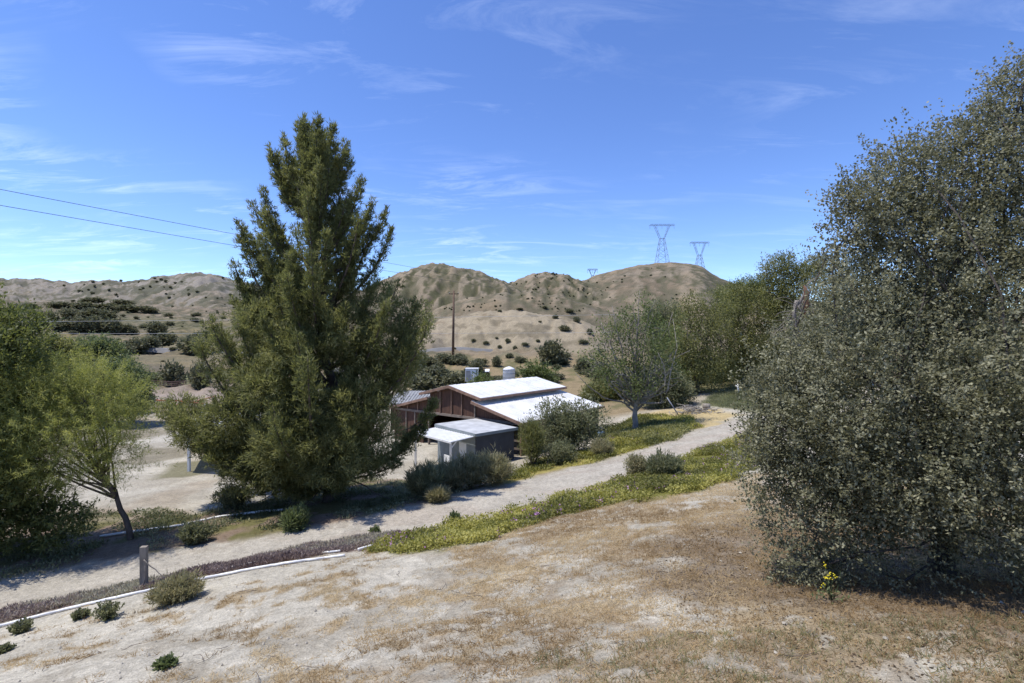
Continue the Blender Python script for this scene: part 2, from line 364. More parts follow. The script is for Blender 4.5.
P_bank = poly([(505,482),(560,470),(600,461),(631,451),(667,439),(700,427),(690,417),(640,415),(608,432),(596,446),(566,455),(530,465)])
P_straw = poly([(640,414),(665,409),(720,409),(738,414),(730,420),(700,430),(690,424),(660,420)])
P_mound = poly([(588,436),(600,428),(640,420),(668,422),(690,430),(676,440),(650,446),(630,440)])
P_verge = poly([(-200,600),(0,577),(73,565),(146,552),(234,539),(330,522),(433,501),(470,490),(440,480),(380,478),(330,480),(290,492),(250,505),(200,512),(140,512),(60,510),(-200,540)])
P_verge2 = poly([(420,497),(515,479),(560,470),(560,462),(520,468),(500,478),(440,482),(410,490)])
P_lawn = poly([(700,404),(730,386),(790,380),(800,412),(740,410)])
P_arena = poly([(20,384),(215,383),(300,386),(300,411),(10,413)])
P_green = poly([(75,372),(235,372),(235,382),(75,382)])
P_oak_litter_shade = np.array([(3.0,9.5),(5.0,7.6),(7.5,6.4),(12,5.5),(14,9),(12,14),(7,15),(4,12.5)])
us = np.concatenate([np.linspace(-3000, -260, 60)[:-1], np.arange(-260, 1285, 2.2), np.linspace(1290, 4000, 60)])
# right/left halves by angle: columns with y>0 use the tangent, the rest by plain angle
th = np.arctan((us - CX) / F)
th = np.concatenate([np.linspace(-math.pi + .001, th[0], 26)[:-1], th, np.linspace(th[-1], math.pi - .001, 26)[1:]])
rr = np.concatenate([[.05, .5], np.geomspace(1.2, 6.0, 30)[:-1], np.geomspace(6.0, 140, 330)[:-1], np.geomspace(140, 900, 260)[:-1], np.geomspace(900, 3500, 25)])
TH, RR = np.meshgrid(th, rr)
# rows of equal depth in front of the camera, equal radius elsewhere
cosf = np.where(np.abs(TH) < 1.1, np.cos(TH), math.cos(1.1))
RD = RR / np.maximum(cosf, .2)
GX = (RD * np.sin(TH)).ravel(); GY = (RD * np.cos(TH)).ravel()
GZ = height(GX, GY)
GR = np.hypot(GX, GY)
def C(*c): return np.array(c, float)
def blend(col, c, w): return col * (1 - w[:, None]) + c[None, :] * w[:, None]
def noise_edge(sd, soft, x, y, amp, sc, seed): return sstep(-soft, soft, sd + (fbm(x * sc, y * sc, seed, 4) - .5) * 2 * amp)
x, y = GX, GY
nA = fbm(x * .9, y * .9, 101, 5, .55); nB = fbm(x * .25, y * .25, 103, 4); nC = fbm(x * 3.1, y * 3.1, 105, 4, .6)
SAND, SANDW, STRAW, BROWN = C(.355,.32,.25), C(.455,.42,.34), C(.30,.23,.135), C(.22,.165,.11)
col = np.tile(SAND, (len(x), 1))
col = blend(col, SANDW, sstep(.5, .68, nB) * .7)
# foreground bank: pale silt on the left, straw litter towards the right
fg = sstep(24, 17, GR)
lefty = sstep(-7.0, 2.2, x - .15 * (y - 8))
strw = sstep(.475, .57, nA * .38 + nC * .44 + nB * .18 + (lefty - .55) * .17)
col = blend(col, STRAW, strw * fg * .85)
col = blend(col, C(.27,.205,.13), sstep(.52, .66, fbm(x * 2.3, y * 2.3, 107, 4, .65)) * fg * lefty * .6)
col = blend(col, SANDW, sstep(.52, .62, fbm(x * .75 + 9, y * 1.0, 109, 5, .65) + (.6 - lefty) * .08) * fg * .85)
# verges
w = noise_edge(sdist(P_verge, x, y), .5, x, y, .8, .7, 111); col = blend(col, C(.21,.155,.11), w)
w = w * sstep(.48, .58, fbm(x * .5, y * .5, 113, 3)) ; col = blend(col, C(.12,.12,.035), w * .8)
w = noise_edge(sdist(P_verge2, x, y), .4, x, y, .5, .7, 112); col = blend(col, C(.20,.15,.10), w * .8)
w = noise_edge(sdist(P_bank, x, y), .5, x, y, .9, .5, 115); col = blend(col, C(.27,.225,.07), w)
w = noise_edge(sdist(P_straw, x, y), .6, x, y, 1.2, .4, 117); col = blend(col, C(.42,.33,.17), w)
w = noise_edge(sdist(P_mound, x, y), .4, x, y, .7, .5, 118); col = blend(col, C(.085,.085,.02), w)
w = noise_edge(sdist(P_lawn, x, y), 1.0, x, y, 2.0, .3, 119); col = blend(col, C(.13,.145,.06), w)
w = noise_edge(sdist(P_cover, x, y), .25, x, y, .7, .9, 121); col = blend(col, C(.15,.145,.035), w); MASK_cover = w
w = noise_edge(sdist(P_ice, x, y), .15, x, y, .25, 1.5, 123); col = blend(col, C(.17,.125,.105), w); MASK_ice = w
w = noise_edge(sdist(P_oak_litter_shade, x, y), .7, x, y, 1.3, .8, 125); col = blend(col, C(.17,.125,.08), w * .8)  # brown litter under the oak, darkened with the tree's shade painted in
# road: pale silt, slightly darker wheel centre
sdr = sdist(P_road, x, y)
w = noise_edge(sdr, .18, x, y, .35, 1.1, 127)
col = blend(col, C(.40,.365,.30), w)
col = blend(col, C(.32,.28,.22), w * sstep(.9, .3, sdr) * sstep(.42, .6, nC) * .7)
col = blend(col, C(.36,.31,.25), w * sstep(.52, .64, fbm(x * .35, y * .9, 129, 4)) * .6)
# yard and arena
yard = sstep(26, 32, GR) * sstep(130, 100, GR) * sstep(-4, -12, x + .25 * (y - 30))
col = blend(col, C(.30,.25,.18), yard * sstep(.55, .66, fbm(x * .16, y * .16, 131, 4)) * .7)
w = noise_edge(sdist(P_arena, x, y), 1.5, x, y, 1.5, .2, 133); col = blend(col, C(.29,.235,.185), w)
for pp, cc in (([(160,478),(176,463),(205,460),(222,466),(190,476)], C(.15,.14,.075)), ([(118,462),(150,447),(192,446),(186,456),(140,466)], C(.19,.165,.11)), ([(120,440),(128,428),(160,424),(175,430),(150,438)], C(.22,.19,.13))):  # olive grass, a shade patch painted into the soil, a browner patch
    w = noise_edge(sdist(poly(pp), x, y), .5, x, y, 1.0, .4, 132); col = blend(col, cc, w * .85)
# valley floor behind the barn: dry brown grass with scrub
vf = sstep(58, 66, y) * sstep(-.28, -.18, x / np.maximum(y, 1)); vf = np.maximum(vf, sstep(50, 54, y) * sstep(.10, .14, x / np.maximum(y, 1)) * sstep(.40, .34, x / np.maximum(y, 1)))
col = blend(col, C(.24,.185,.105), vf); col = blend(col, C(.12,.115,.05), vf * sstep(.45, .58, fbm(x * .2, y * .12, 134, 4, .6)) * .8)
vf = sstep(110, 135, GR)
big = fbm(x * .02, y * .02, 135, 5, .55); med = fbm(x * .08, y * .08, 137, 5, .6); fin = fbm(x * .3, y * .3, 139, 4, .6)
uu = np.where(y > 1, CX + F * x / np.maximum(y, 1), -9999)
hill = blend(np.tile(C(.165,.128,.085), (len(x), 1)), C(.21,.163,.102), sstep(.4, .6, big))
hill = blend(hill, C(.25,.20,.065), sstep(.56, .64, fbm(x * .012, y * .05, 141, 4)) * sstep(450, 350, GR) * .5 * (uu < 330))
hill = blend(hill, C(.115,.102,.066), sstep(.47, .62, med) * .7)
hill = blend(hill, C(.085,.08,.05), sstep(.54, .64, fin) * .6)
hill = blend(hill, C(.29,.24,.18), sstep(.58, .7, fbm(x * .05, y * .05, 143, 4)) * .4)
# darker tone along the concave gully lines, paler on the convex spurs
_Z = GZ.reshape(TH.shape); cv = np.zeros_like(_Z); wd_ = 4
cv[:, wd_:-wd_] = _Z[:, 2 * wd_:] + _Z[:, :-2 * wd_] - 2 * _Z[:, wd_:-wd_]
cv = (cv / (RR * .0044 * wd_)).ravel()
gm = sstep(190, 230, y)
hill = blend(hill, C(.105,.095,.058), sstep(.02, .22, cv + (fin - .5) * .25) * gm * .8)
hill = blend(hill, C(.27,.22,.155), sstep(-.05, -.25, cv + (fin - .5) * .25) * gm * .5)
hill = blend(hill, C(.12,.11,.07), sstep(520, 600, y) * sstep(.42, .55, fbm(x * .06, y * .05, 176, 4, .65)) * .6)
hill = blend(hill, C(.15,.135,.075), sstep(135, 160, y) * sstep(420, 330, y) * sstep(330, 300, uu) * sstep(.35, .6, fbm(x * .03, y * .05, 174, 4)) * .75)
# slopes: eroded pale faces
def _g(a): return np.gradient(a.reshape(TH.shape))
(x1, x2), (y1, y2), (z1, z2) = _g(GX), _g(GY), _g(GZ)
dt = x1 * y2 - x2 * y1; dt = np.where(np.abs(dt) < 1e-9, 1e-9, dt)
sx = ((z1 * y2 - z2 * y1) / dt).ravel(); sy = ((x1 * z2 - x2 * z1) / dt).ravel()
steep = np.hypot(sx, sy)
uu = np.where(y > 1, CX + F * x / np.maximum(y, 1), -9999)
cliff = sstep(132, 142, y) * sstep(182, 168, y) * sstep(385, 415, uu) * sstep(640, 560, uu)
hill = blend(hill, C(.30,.25,.17), cliff * sstep(.30, .44, fin * .5 + med * .5) * .95)
hill = blend(hill, C(.15,.125,.08), cliff * sstep(.54, .64, fbm(x * .12, (y + GZ * 2) * .10, 160, 4, .6)) * .7)
rock = sstep(600, 680, y) * sstep(.24, .42, steep) * sstep(300, 260, uu)
hill = blend(hill, C(.27,.24,.20), rock * .8)
rk = fbm(x * .05 + GZ * .02, GZ * .03 + y * .006, 145, 5, .72)
hill = blend(hill, C(.085,.085,.055), sstep(500, 600, y) * sstep(.47, .55, rk) * .85)
hill = blend(hill, C(.23,.205,.17), sstep(500, 600, y) * sstep(.45, .39, rk) * sstep(.1, .3, steep) * .8)
# dark scrub on the faces that turn right
right_face = sstep(.0, .18, sx * -1.0 + (med - .5) * .7) * sstep(200, 240, y) * sstep(470, 420, y)
hill = blend(hill, C(.075,.075,.035), right_face * sstep(.36, .52, fbm(x * .25, y * .25, 171, 3, .6)) * .85)
dots = sstep(.60, .66, fbm(x * .42, y * .25, 147, 2)) * sstep(190, 240, y) * sstep(.42, .58, fbm(x * .03, y * .03, 172, 3)) * np.where((uu > 600) & (y > 380) & (y < 600), .35, 1)
hill = blend(hill, C(.10,.095,.055), dots * .8)
# grassy knoll and pylon hill stay tawny
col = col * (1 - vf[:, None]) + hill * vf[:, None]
w = noise_edge(sdist(P_green, x, y), 3, x, y, 5, .1, 149); col = blend(col, C(.13,.145,.06), w * .8)
# micro relief close by
GZ = GZ + (fbm(x * 2.2, y * 2.2, 151, 4, .6) - .5) * .09 * sstep(40, 20, GR) * (1 - .6 * sstep(-.2, .4, sdr))
GZ = GZ - sstep(-.3, .5, sdr) * .05
nr, nc = TH.shape
idx = np.arange(nr * nc).reshape(nr, nc)
Q = np.stack([idx[:-1, :-1], idx[:-1, 1:], idx[1:, 1:], idx[1:, :-1]], -1).reshape(-1, 4)
qc = Q.mean(1)
qx = GX[Q].mean(1); qy = GY[Q].mean(1); qr = np.hypot(qx, qy)
colA = np.c_[np.clip(col, .01, .9), np.ones(len(col))]
cls = np.zeros(len(Q), int)
cls[sdr[Q].mean(1) > 0] = 1
cls[(sdist(P_arena, qx, qy) > 0)] = 2
cls[(qr > 135)] = 3
V3 = np.c_[GX, GY, GZ]
def sub(name, k, label, cat):
    q = Q[cls == k]; used, inv = np.unique(q.ravel(), return_inverse=True)
    me = mesh_np(name, V3[used], inv.reshape(-1, 4), {'col': colA[used]}, True)
    o = obj(name, me, M['ground']); tag(o, label, cat, None, 'structure'); return o
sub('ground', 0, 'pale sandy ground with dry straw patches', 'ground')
sub('dirt_road', 1, 'pale dirt road running along the foot of the bank', 'road')
sub('riding_arena', 2, 'greyish brown riding arena floor beyond the yard', 'arena')
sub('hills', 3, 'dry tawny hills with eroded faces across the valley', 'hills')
# from here on heights are read off the finished sheet
_GZ = GZ.reshape(TH.shape); _cj = np.arange(len(th)); _ci = np.arange(len(rr))
def height(x, y):
    x = np.asarray(x, float); y = np.asarray(y, float); t = np.arctan2(x, y); r = np.hypot(x, y)
    rv = r * np.maximum(np.where(np.abs(t) < 1.1, np.cos(t), math.cos(1.1)), .2)
    i = np.clip(np.interp(rv, rr, _ci), 0, len(rr) - 1.001); j = np.clip(np.interp(t, th, _cj), 0, len(th) - 1.001)
    i0 = i.astype(int); j0 = j.astype(int); fi = i - i0; fj = j - j0
    return (_GZ[i0, j0] * (1 - fi) + _GZ[i0 + 1, j0] * fi) * (1 - fj) + (_GZ[i0, j0 + 1] * (1 - fi) + _GZ[i0 + 1, j0 + 1] * fi) * fj
# ------------------------------------------------------------------ foliage
def frames(D):
    D = D / (np.linalg.norm(D, axis=1, keepdims=True) + 1e-9)
    R = rng.normal(size=D.shape) + np.array([0, 0, 1.3]); A = np.cross(D, R); A /= (np.linalg.norm(A, axis=1, keepdims=True) + 1e-9)
    return D, A
def leaves(P, D, L, W, lv, fold=.0):
    "diamond leaf quads from P along D"
    n = len(P); D, A = frames(D); L = np.broadcast_to(L, (n,))[:, None]; W = np.broadcast_to(W, (n,))[:, None]
    N = np.cross(D, A)
    V = np.empty((n, 4, 3)); V[:, 0] = P; V[:, 1] = P + D * L * .5 + A * W * .5 + N * W * fold; V[:, 2] = P + D * L; V[:, 3] = P + D * L * .5 - A * W * .5 + N * W * fold
    return V.reshape(-1, 3), np.repeat(lv, 4)
def blades(P, D, L, W, lv):
    "narrow triangles"
    n = len(P); D, A = frames(D); L = np.broadcast_to(L, (n,))[:, None]; W = np.broadcast_to(W, (n,))[:, None]
    V = np.empty((n, 3, 3)); V[:, 0] = P - A * W * .5; V[:, 1] = P + A * W * .5; V[:, 2] = P + D * L
    return V.reshape(-1, 3), np.repeat(lv, 3)
def leaf_mesh(name, V, lv, k):
    return mesh_np(name, V, np.arange(len(V)).reshape(-1, k), {'lv': np.clip(lv, 0, 1)})
def rdir(n): 
    d = rng.normal(size=(n, 3)); return d / np.linalg.norm(d, axis=1, keepdims=True)
def blob_clusters(blobs, ncl, shell=.45, lump=.35):
    "cluster centres through ellipsoids (c, radii), denser towards the outside, with lobes and holes"
    vol = np.array([r[0] * r[1] * r[2] for c, r in blobs]) ** .75; vol = vol / vol.sum()
    Ps, Ds = [], []
    for (c, r), f in zip(blobs, vol):
        n = int(ncl * f) + 3; d = rdir(int(n * 1.9) + 8)
        ph = rng.uniform(0, 50)
        lob = fbm(np.arctan2(d[:, 1], d[:, 0]) * 2.2 + ph, d[:, 2] * 3.2 + ph, 3, 3)
        keep = fbm(np.arctan2(d[:, 1], d[:, 0]) * 3.1 - ph, d[:, 2] * 4.5 + ph, 8, 2) > .36
        d = d[keep][:n]; lob = lob[keep][:n]
        rad = rng.uniform(0, 1, len(d)) ** shell * (1 - lump + 2 * lump * lob)
        Ps.append(np.array(c) + d * rad[:, None] * np.array(r)); Ds.append(d)
    return np.concatenate(Ps), np.concatenate(Ds)
def sprigs(blobs, n, per, length, L, W, tone=.2):
    "leafy shoots standing out of the crown's surface"
    P, D = blob_clusters(blobs, n, .06, .30); n = len(P)
    A = D * .8 + rng.normal(size=(n, 3)) * .35 + np.array([0, 0, .45]); A /= np.linalg.norm(A, axis=1, keepdims=True)
    ln = length * rng.uniform(.3, 1.2, n); t_ = rng.uniform(-.3, 1, (n, per))
    PP = (P[:, None] + A[:, None] * (t_ * ln[:, None])[..., None]).reshape(-1, 3) + rng.normal(size=(n * per, 3)) * .03
    DD = np.repeat(A, per, 0) * .5 + rdir(n * per); lv = np.repeat(rng.normal(.58, tone, n), per) + rng.normal(0, .15, n * per)
    return leaves(PP, DD, L * rng.uniform(.6, 1.2, n * per), W * rng.uniform(.7, 1.2, n * per), lv)
def crown_leaves(blobs, ncl, per, spread, L, W, out=.6, up=.25, shell=.45, lump=.35, blade=False, tone=.25):
    P, D = blob_clusters(blobs, ncl, shell, lump); n = len(P)
    cl = rng.normal(.5, tone, n)
    PP = np.repeat(P, per, 0) + rng.normal(size=(n * per, 3)) * spread
    DD = rdir(n * per) + np.repeat(D, per, 0) * out + np.array([0, 0, up])
    lv = np.repeat(cl, per) + rng.normal(0, .16, n * per)
    l = L * rng.uniform(.6, 1.3, n * per); w = W * rng.uniform(.7, 1.2, n * per)
    return (blades if blade else leaves)(PP, DD, l, w, lv), P
def limb(mb, a, b, r0, r1, bend=.12, seg=6, n=6):
    a = Vector(a); b = Vector(b); L = (b - a).length; off = Vector(rng.normal(size=3)) * bend * L
    pts = []; 
    for i in range(seg + 1):
        t = i / seg; pts.append(a.lerp(b, t) + off * math.sin(math.pi * t) + Vector(rng.normal(size=3)) * L * .012 * (0 < i < seg))
    mb.tube(pts, [r0 + (r1 - r0) * (i / seg) ** .8 for i in range(seg + 1)], n)
    return pts
def px_blobs(lst, d):
    out = []
    for b in lst:
        u, v, ru, rv = b[:4]; dd = d + (b[4] if len(b) > 4 else 0); s = dd / F
        p = pt(u, v, dd); out.append((np.array(p), np.array([ru * s, (ru + rv) * .5 * s * 0.95, rv * s])))
    return out
def tree(name, label, cat, base, blobs, leafmat, ncl, per, spread, L, W, trunk_r=.2, barkm='bark', nlimbs=14, fork=.35, lean=None, group=None, twigs=0, limb_r=.38, reach=.75, sprig=None, **kw):
    base = Vector(base); t = thing(name, label, cat, base, group)
    (V, lv), P = crown_leaves(blobs, ncl, per, spread, L, W, **kw)
    if sprig: 
        V2, l2 = sprigs(blobs, *sprig); V = np.r_[V, V2]; lv = np.r_[lv, l2]
    obj('crown', leaf_mesh('crown', V - np.array(base), lv, 3 if kw.get('blade') else 4), leafmat, t)
    mb = MB(); cen = Vector(np.mean([b[0] for b in blobs], 0)); 
    top = lean if lean is not None else base.lerp(cen, .75)
    top = Vector(top)
    tp = limb(mb, base - Vector((0, 0, .15)), top, trunk_r, trunk_r * .45, .05, 8, 10)
    big = sorted(blobs, key=lambda b: -b[1][0] * b[1][2])
    for i in range(nlimbs):
        bc, br = big[i % len(big)]
        e = Vector(bc + rdir(1)[0] * br * reach); s = tp[min(len(tp) - 1, int((fork + (1 - fork) * rng.random()) * len(tp)))]
        lp = limb(mb, s, e, trunk_r * limb_r, trunk_r * .06, .12)
        for k in range(twigs):
            s2 = lp[rng.integers(2, len(lp))]; limb(mb, s2, s2 + Vector(rdir(1)[0] * br * .45) + Vector((0, 0, .2)), trunk_r * min(.1, limb_r * .35), trunk_r * .03, .1, 4, 4)
    mb.build('trunk', M[barkm], t)
    return t

# ---- the tall pine by the road
def pine(name, label, base, top, plumes, mat, needles, d, extra_limbs=(), clumps=None):
    base = Vector(base); top = Vector(top); t = thing(name, label, 'tree', base)
    mb = MB(); H = (top - base).length
    tp = limb(mb, base - Vector((0, 0, .2)), top, .34, .04, .012, 14, 10)
    Vs, ls = [], []
    for (tip, wid, length, dens) in plumes:
        tip = Vector(tip)
        # branch leaves the trunk well below its tip and sweeps up
        hx = math.hypot(tip.x - base.x, tip.y - base.y)
        k = (tip.z - base.z - .55 * hx - length * .5) / H; k = min(max(k, .10), .93)
        s = tp[int(k * 14)]
        ctrl = Vector((s.x + (tip.x - s.x) * .75, s.y + (tip.y - s.y) * .75, s.z + (tip.z - s.z) * .3))
        pts = []
        for i in range(9):
            q = i / 8; pts.append(s * (1 - q) ** 2 + ctrl * 2 * q * (1 - q) + tip * q * q)
        r0 = .035 + .012 * (tip - s).length
        mb.tube(pts, [r0 * (1 - .85 * i / 8) for i in range(9)], 5)
        # foliage along the outer half, tufts on short side shoots
        n = int(dens); q = 1 - rng.uniform(0, 1, n) ** .9 * min(.75, .45 + length / max((tip - s).length, .1) * .25)
        c = np.array([s * (1 - a) ** 2 + ctrl * 2 * a * (1 - a) + tip * a * a for a in q])
        tg = np.array([(ctrl - s) * 2 * (1 - a) + (tip - ctrl) * 2 * a for a in q]); tg /= np.linalg.norm(tg, axis=1, keepdims=True)
        side = rdir(n); env = wid * np.clip(np.sin(np.clip((1 - q) * 1.15 + .10, 0, 1) * math.pi) * .9 + .15, .1, 1)
        off = side * (rng.uniform(0, 1, n) ** .6 * env)[:, None]
        c = c + off + np.array([0, 0, .12]) * env[:, None]
        per = needles; cl = rng.normal(.5, .2) * .35 + rng.normal(.5, .2, n) * .65
        hd = tg * .7 + side * .7 + np.array([0, 0, .4])
        PP = np.repeat(c, per, 0) + rng.normal(size=(n * per, 3)) * .05
        DD = np.repeat(hd, per, 0) + rng.normal(size=(n * per, 3)) * .75
        a, b = blades(PP, DD, rng.uniform(.13, .26, n * per), rng.uniform(.03, .05, n * per) * d / 25, np.repeat(cl, per) + rng.normal(0, .12, n * per))
        Vs.append(a); ls.append(b)
    if clumps:
        a, b = crown_leaves(clumps, 3400, 32, .13, .22, .042, out=1.0, up=.35, shell=.2, lump=.55, blade=True, tone=.2)[0]
        Vs.append(a); ls.append(b + .15)
    V = np.concatenate(Vs); lv = np.concatenate(ls)
    obj('crown', leaf_mesh('crown', V - np.array(base), lv, 3), mat, t)
    for (a, b, r) in extra_limbs: limb(mb, a, b, r, r * .25, .06, 8, 5)
    mb.build('trunk', M['bark'], t)
    return t
PD = 25.5
pb = at(328, 501); PD = pb.y
LEFT = [(118,302),(140,280),(160,266),(185,262),(205,240),(235,233),(270,231),(300,225),(335,205),(360,200),(388,222),(404,180),(415,160),(440,168),(465,195),(490,225),(505,250)]
RIGHT = [(118,318),(130,338),(150,350),(175,356),(205,372),(225,388),(250,392),(275,380),(290,388),(310,425),(330,432),(350,420),(375,395),(400,385),(430,392),(460,385),(480,378),(505,360)]
def env_u(tab, v): 
    a = np.array(tab); return float(np.interp(v, a[:, 0], a[:, 1]))
PL = []
vs_ = np.concatenate([np.linspace(122, 330, 74), np.linspace(332, 492, 66)])
for i, v in enumerate(vs_):
    for rep in range((1 + i % 2) if v < 305 else 1):
        v2 = v + rng.uniform(-5, 5)
        l, r = env_u(LEFT, v2), env_u(RIGHT, v2); c = 316 + (v2 - 118) * .02; hw = (r - l) / 2
        a = rng.uniform(0, 2 * math.pi)
        rad = (.55 + .42 * rng.random()) if v2 < 330 else (.35 + .62 * rng.random())
        du = math.cos(a) * rad; u = (l + r) / 2 + du * hw
        dep = math.sin(a) * rad * hw * .95 * PD / F
        tp_ = pt(u, v2, PD + dep); 
        ln = rng.uniform(2.0, 3.2); wd = rng.uniform(.36, .55) * (1 if v2 < 330 else 1.35)
        PL.append((tp_, wd, ln, 105 if v2 < 230 else 190))
# silhouette plumes that stand out
for (u, v, w_, ln, de) in [(303,118,.45,3,200),(318,116,.4,3,200),(333,126,.4,2.6,170),(347,140,.35,2.5,150),(270,146,.4,2.8,170),(284,137,.4,2.8,160),(262,188,.4,2.6,150),(238,220,.45,2.6,150),(233,262,.5,2.4,150),
      (361,178,.35,2.4,150),(372,200,.35,2.4,140),(388,208,.4,2.6,170),(392,228,.35,2.4,150),(352,158,.3,2,110),(398,282,.6,2.2,150),(418,300,.75,2.4,190),(430,318,.75,2.4,190),(412,335,.7,2.2,160),(240,300,.6,2.4,160),(208,318,.7,2.4,170),(198,342,.7,2.2,170),
      (166,405,.9,2.2,260),(172,420,.9,2.2,240),(215,435,1.0,2.2,300),(240,425,1.0,2.2,300),(260,405,1.0,2.4,300),(280,460,1.1,2.2,300),(310,455,1.1,2.2,300),(225,460,.9,2,240),(360,420,1.0,2.2,280),(310,390,1.0,2.4,280),(265,370,.9,2.4,240),(390,350,.8,2.2,220),(370,330,.8,2.2,200),(190,430,.9,2.2,220),(215,405,.8,2.2,200),(350,385,1.0,2.6,260),(375,395,.9,2.2,220),(300,420,1.2,2.6,320),(340,430,1.1,2.4,260),(270,440,1.2,2.4,300),(245,465,1.0,2.2,240),(330,470,1.1,2.2,220),(375,455,.8,2,170),(290,480,1.1,2,240)]:
    PL.append((pt(u, v, PD + rng.uniform(-2.2, .4)), w_, ln, de))
# the long low bough that reaches out to the right, with an upturned end
PL.append((pt(437, 398, PD + 1.2), .42, 2.0, 230)); PL.append((pt(425, 428, PD + .9), .45, 1.6, 150)); PL.append((pt(408, 440, PD + .6), .5, 1.6, 150)); PL.append((pt(398, 462, PD), .45, 1.6, 90))
pine('pine_tree', 'tall full pine with upswept plumes standing alone beside the dirt road', pb, pt(314, 119, PD + .2), PL, M['pine'], 11, PD,
     [(pt(330, 470, PD), pt(300, 508, PD - 2), .07), (pt(335, 465, PD), pt(262, 500, PD - 1.2), .08), (pt(338, 455, PD), pt(436, 415, PD + 1.1), .07), (pt(334, 450, PD), pt(190, 425, PD + 1.5), .10), (pt(334, 470, PD), pt(395, 500, PD - 1), .06)],
     px_blobs([(292,445,44,42,-2.4),(352,412,32,34,-2.0),(335,450,34,30,-2.6),(205,428,34,24,-.6),(180,412,20,18,0),(262,368,32,26,-1.2),(216,343,16,14,-.5),(275,385,38,26,-2.2),(392,350,32,30,-.4),(415,318,20,18,.2),(372,385,26,28,-1.0),(250,470,28,22,-1.6),(300,350,34,28,-2.0),(345,335,34,30,-1.4),(258,322,26,20,-.8),(375,300,22,22,.2),(310,300,26,30,-1.5),(380,440,20,26,-.6),(235,415,30,26,-1.6)], PD))

# ---- oak on the right
ob = Vector((8.0, 9.2, gz(8.0, 9.2)))
OB = px_blobs([(905,400,125,130,0),(845,405,76,76,-.3),(800,425,58,66,.3),(937,288,86,80,.6),(1030,205,85,95,.8),(1060,330,150,160,.5),(990,452,125,98,-.9),(885,492,92,72,-.4),(820,515,55,62,0),(858,215,30,38,.4),(905,182,46,46,.7),(890,215,50,45,.5),(960,185,60,60,.8),(965,142,32,32,.8),(1022,108,42,42,.9),(882,300,48,60,.6),(800,565,32,28,-.2),(842,195,14,16,.5),(985,103,15,18,.6),(1016,76,18,20,.5),(830,262,14,14,.4),(808,346,20,20,.4),(1090,475,130,100,-.6),(778,402,36,40,.5),(768,470,30,40,.3)], 9.3)
tree('oak_tree', 'large grey green live oak filling the right edge of the bank', 'tree', ob, OB, M['oak'], 19000, 14, .07, .066, .040, trunk_r=.24, barkm='darkbark', nlimbs=70, fork=.2, twigs=6, limb_r=.10, reach=.45, lean=(8.4, 9.6, -1.2), sprig=(2300, 34, .55, .062, .038), out=.5, up=.35, shell=.30, lump=.55, tone=.26)

# ---- left edge trees
lb = at(-60, 560)
EB = px_blobs([(-40,400,70,95),(0,350,40,45,-.5),(-5,430,38,60,.4),(-10,500,70,45,.5),(12,385,24,45,.6),(-85,300,50,70,0),(-60,480,80,70,-1),(40,525,50,22,.5),(14,325,22,18,.4)], lb.y)
tree('dark_evergreen', 'dark green evergreen cut off by the left edge with low shady boughs', 'tree', lb, EB, M['pine2'], 5200, 14, .15, .20, .07, trunk_r=.3, sprig=(700, 30, .7, .18, .05), nlimbs=34, reach=.15, limb_r=.2, out=.5, up=.5, shell=.4, twigs=3)
vb = at(131, 539)
VB = px_blobs([(b[0], b[1], b[2], b[3], b[4] - 1.3) for b in [(28,405,34,34,-.2),(15,450,30,30,-.3),(50,380,34,22,.2),(70,420,52,48,0),(100,410,35,42,.4),(45,400,40,40,.3),(60,455,45,35,-.3),(110,450,26,32,-.2),(85,385,32,24,.5),(30,430,32,36,-.2)]], vb.y)
tree('leaning_tree', 'feathery yellow green tree on a thin dark leaning trunk at left', 'tree', vb, VB, M['verde'], 900, 14, .20, .30, .016, trunk_r=.13, sprig=(1500, 46, 1.0, .17, .018), lean=pt(98, 470, vb.y), nlimbs=26, fork=.5, out=.5, up=.35, shell=.55, twigs=4)
for (name, lab, b, blobs, mt) in [
  ('shade_tree', 'bright green bushy tree behind the feathery yellow green one, right of two', at(112, 425), [(118,385,32,28),(100,395,30,26,1),(135,398,16,20,-1),(85,388,24,22,1)], 'green'),
  ('shade_tree', 'bright green rounded tree farther back at left, its top reaching the hillside brush', at(75, 412), [(98,352,22,16),(78,362,26,18,1),(62,354,16,14,0),(112,362,16,14,0)], 'green'),
  ('shade_tree', 'small green tree crowding the left evergreen in the yard', at(52, 420), [(52,350,20,15),(45,370,26,20,0),(60,385,26,22,-1)], 'olive')]:
    tree(name, lab, 'tree', b, px_blobs(blobs, b.y), M[mt], 2600, 20, .30, .32, .15, trunk_r=.2, nlimbs=10, group='green trees in the yard at left', out=.4, up=.2)

# ---- deciduous tree by the mound
tb = at(635, 432)
TB = px_blobs([(600,355,20,26),(618,330,24,26,1),(640,320,24,26,0),(655,350,24,30,-1),(628,365,28,22,0),(606,378,16,16,-1),(668,335,16,24,1),(640,385,30,14,-1),(672,370,14,18,0)], tb.y)
t = tree('bare_limbed_tree', 'half bare deciduous tree with pale forked trunk on the dark mound beside the road', 'tree', tb, TB, M['ash'], 820, 11, .26, .22, .11, trunk_r=.30, barkm='palebark', lean=pt(636, 395, tb.y), nlimbs=44, fork=.5, twigs=6, out=.3, up=.2, shell=.6)
mb = MB()
for i in range(26):
    s = pt(600 + rng.random() * 70, 330 + rng.random() * 40, tb.y + rng.uniform(-1.5, 1.5)); limb(mb, s, s + Vector((rng.uniform(-1.3, 1.3), rng.uniform(-.8, .8), rng.uniform(.4, 2.6))), .03, .012, .1, 4, 4)
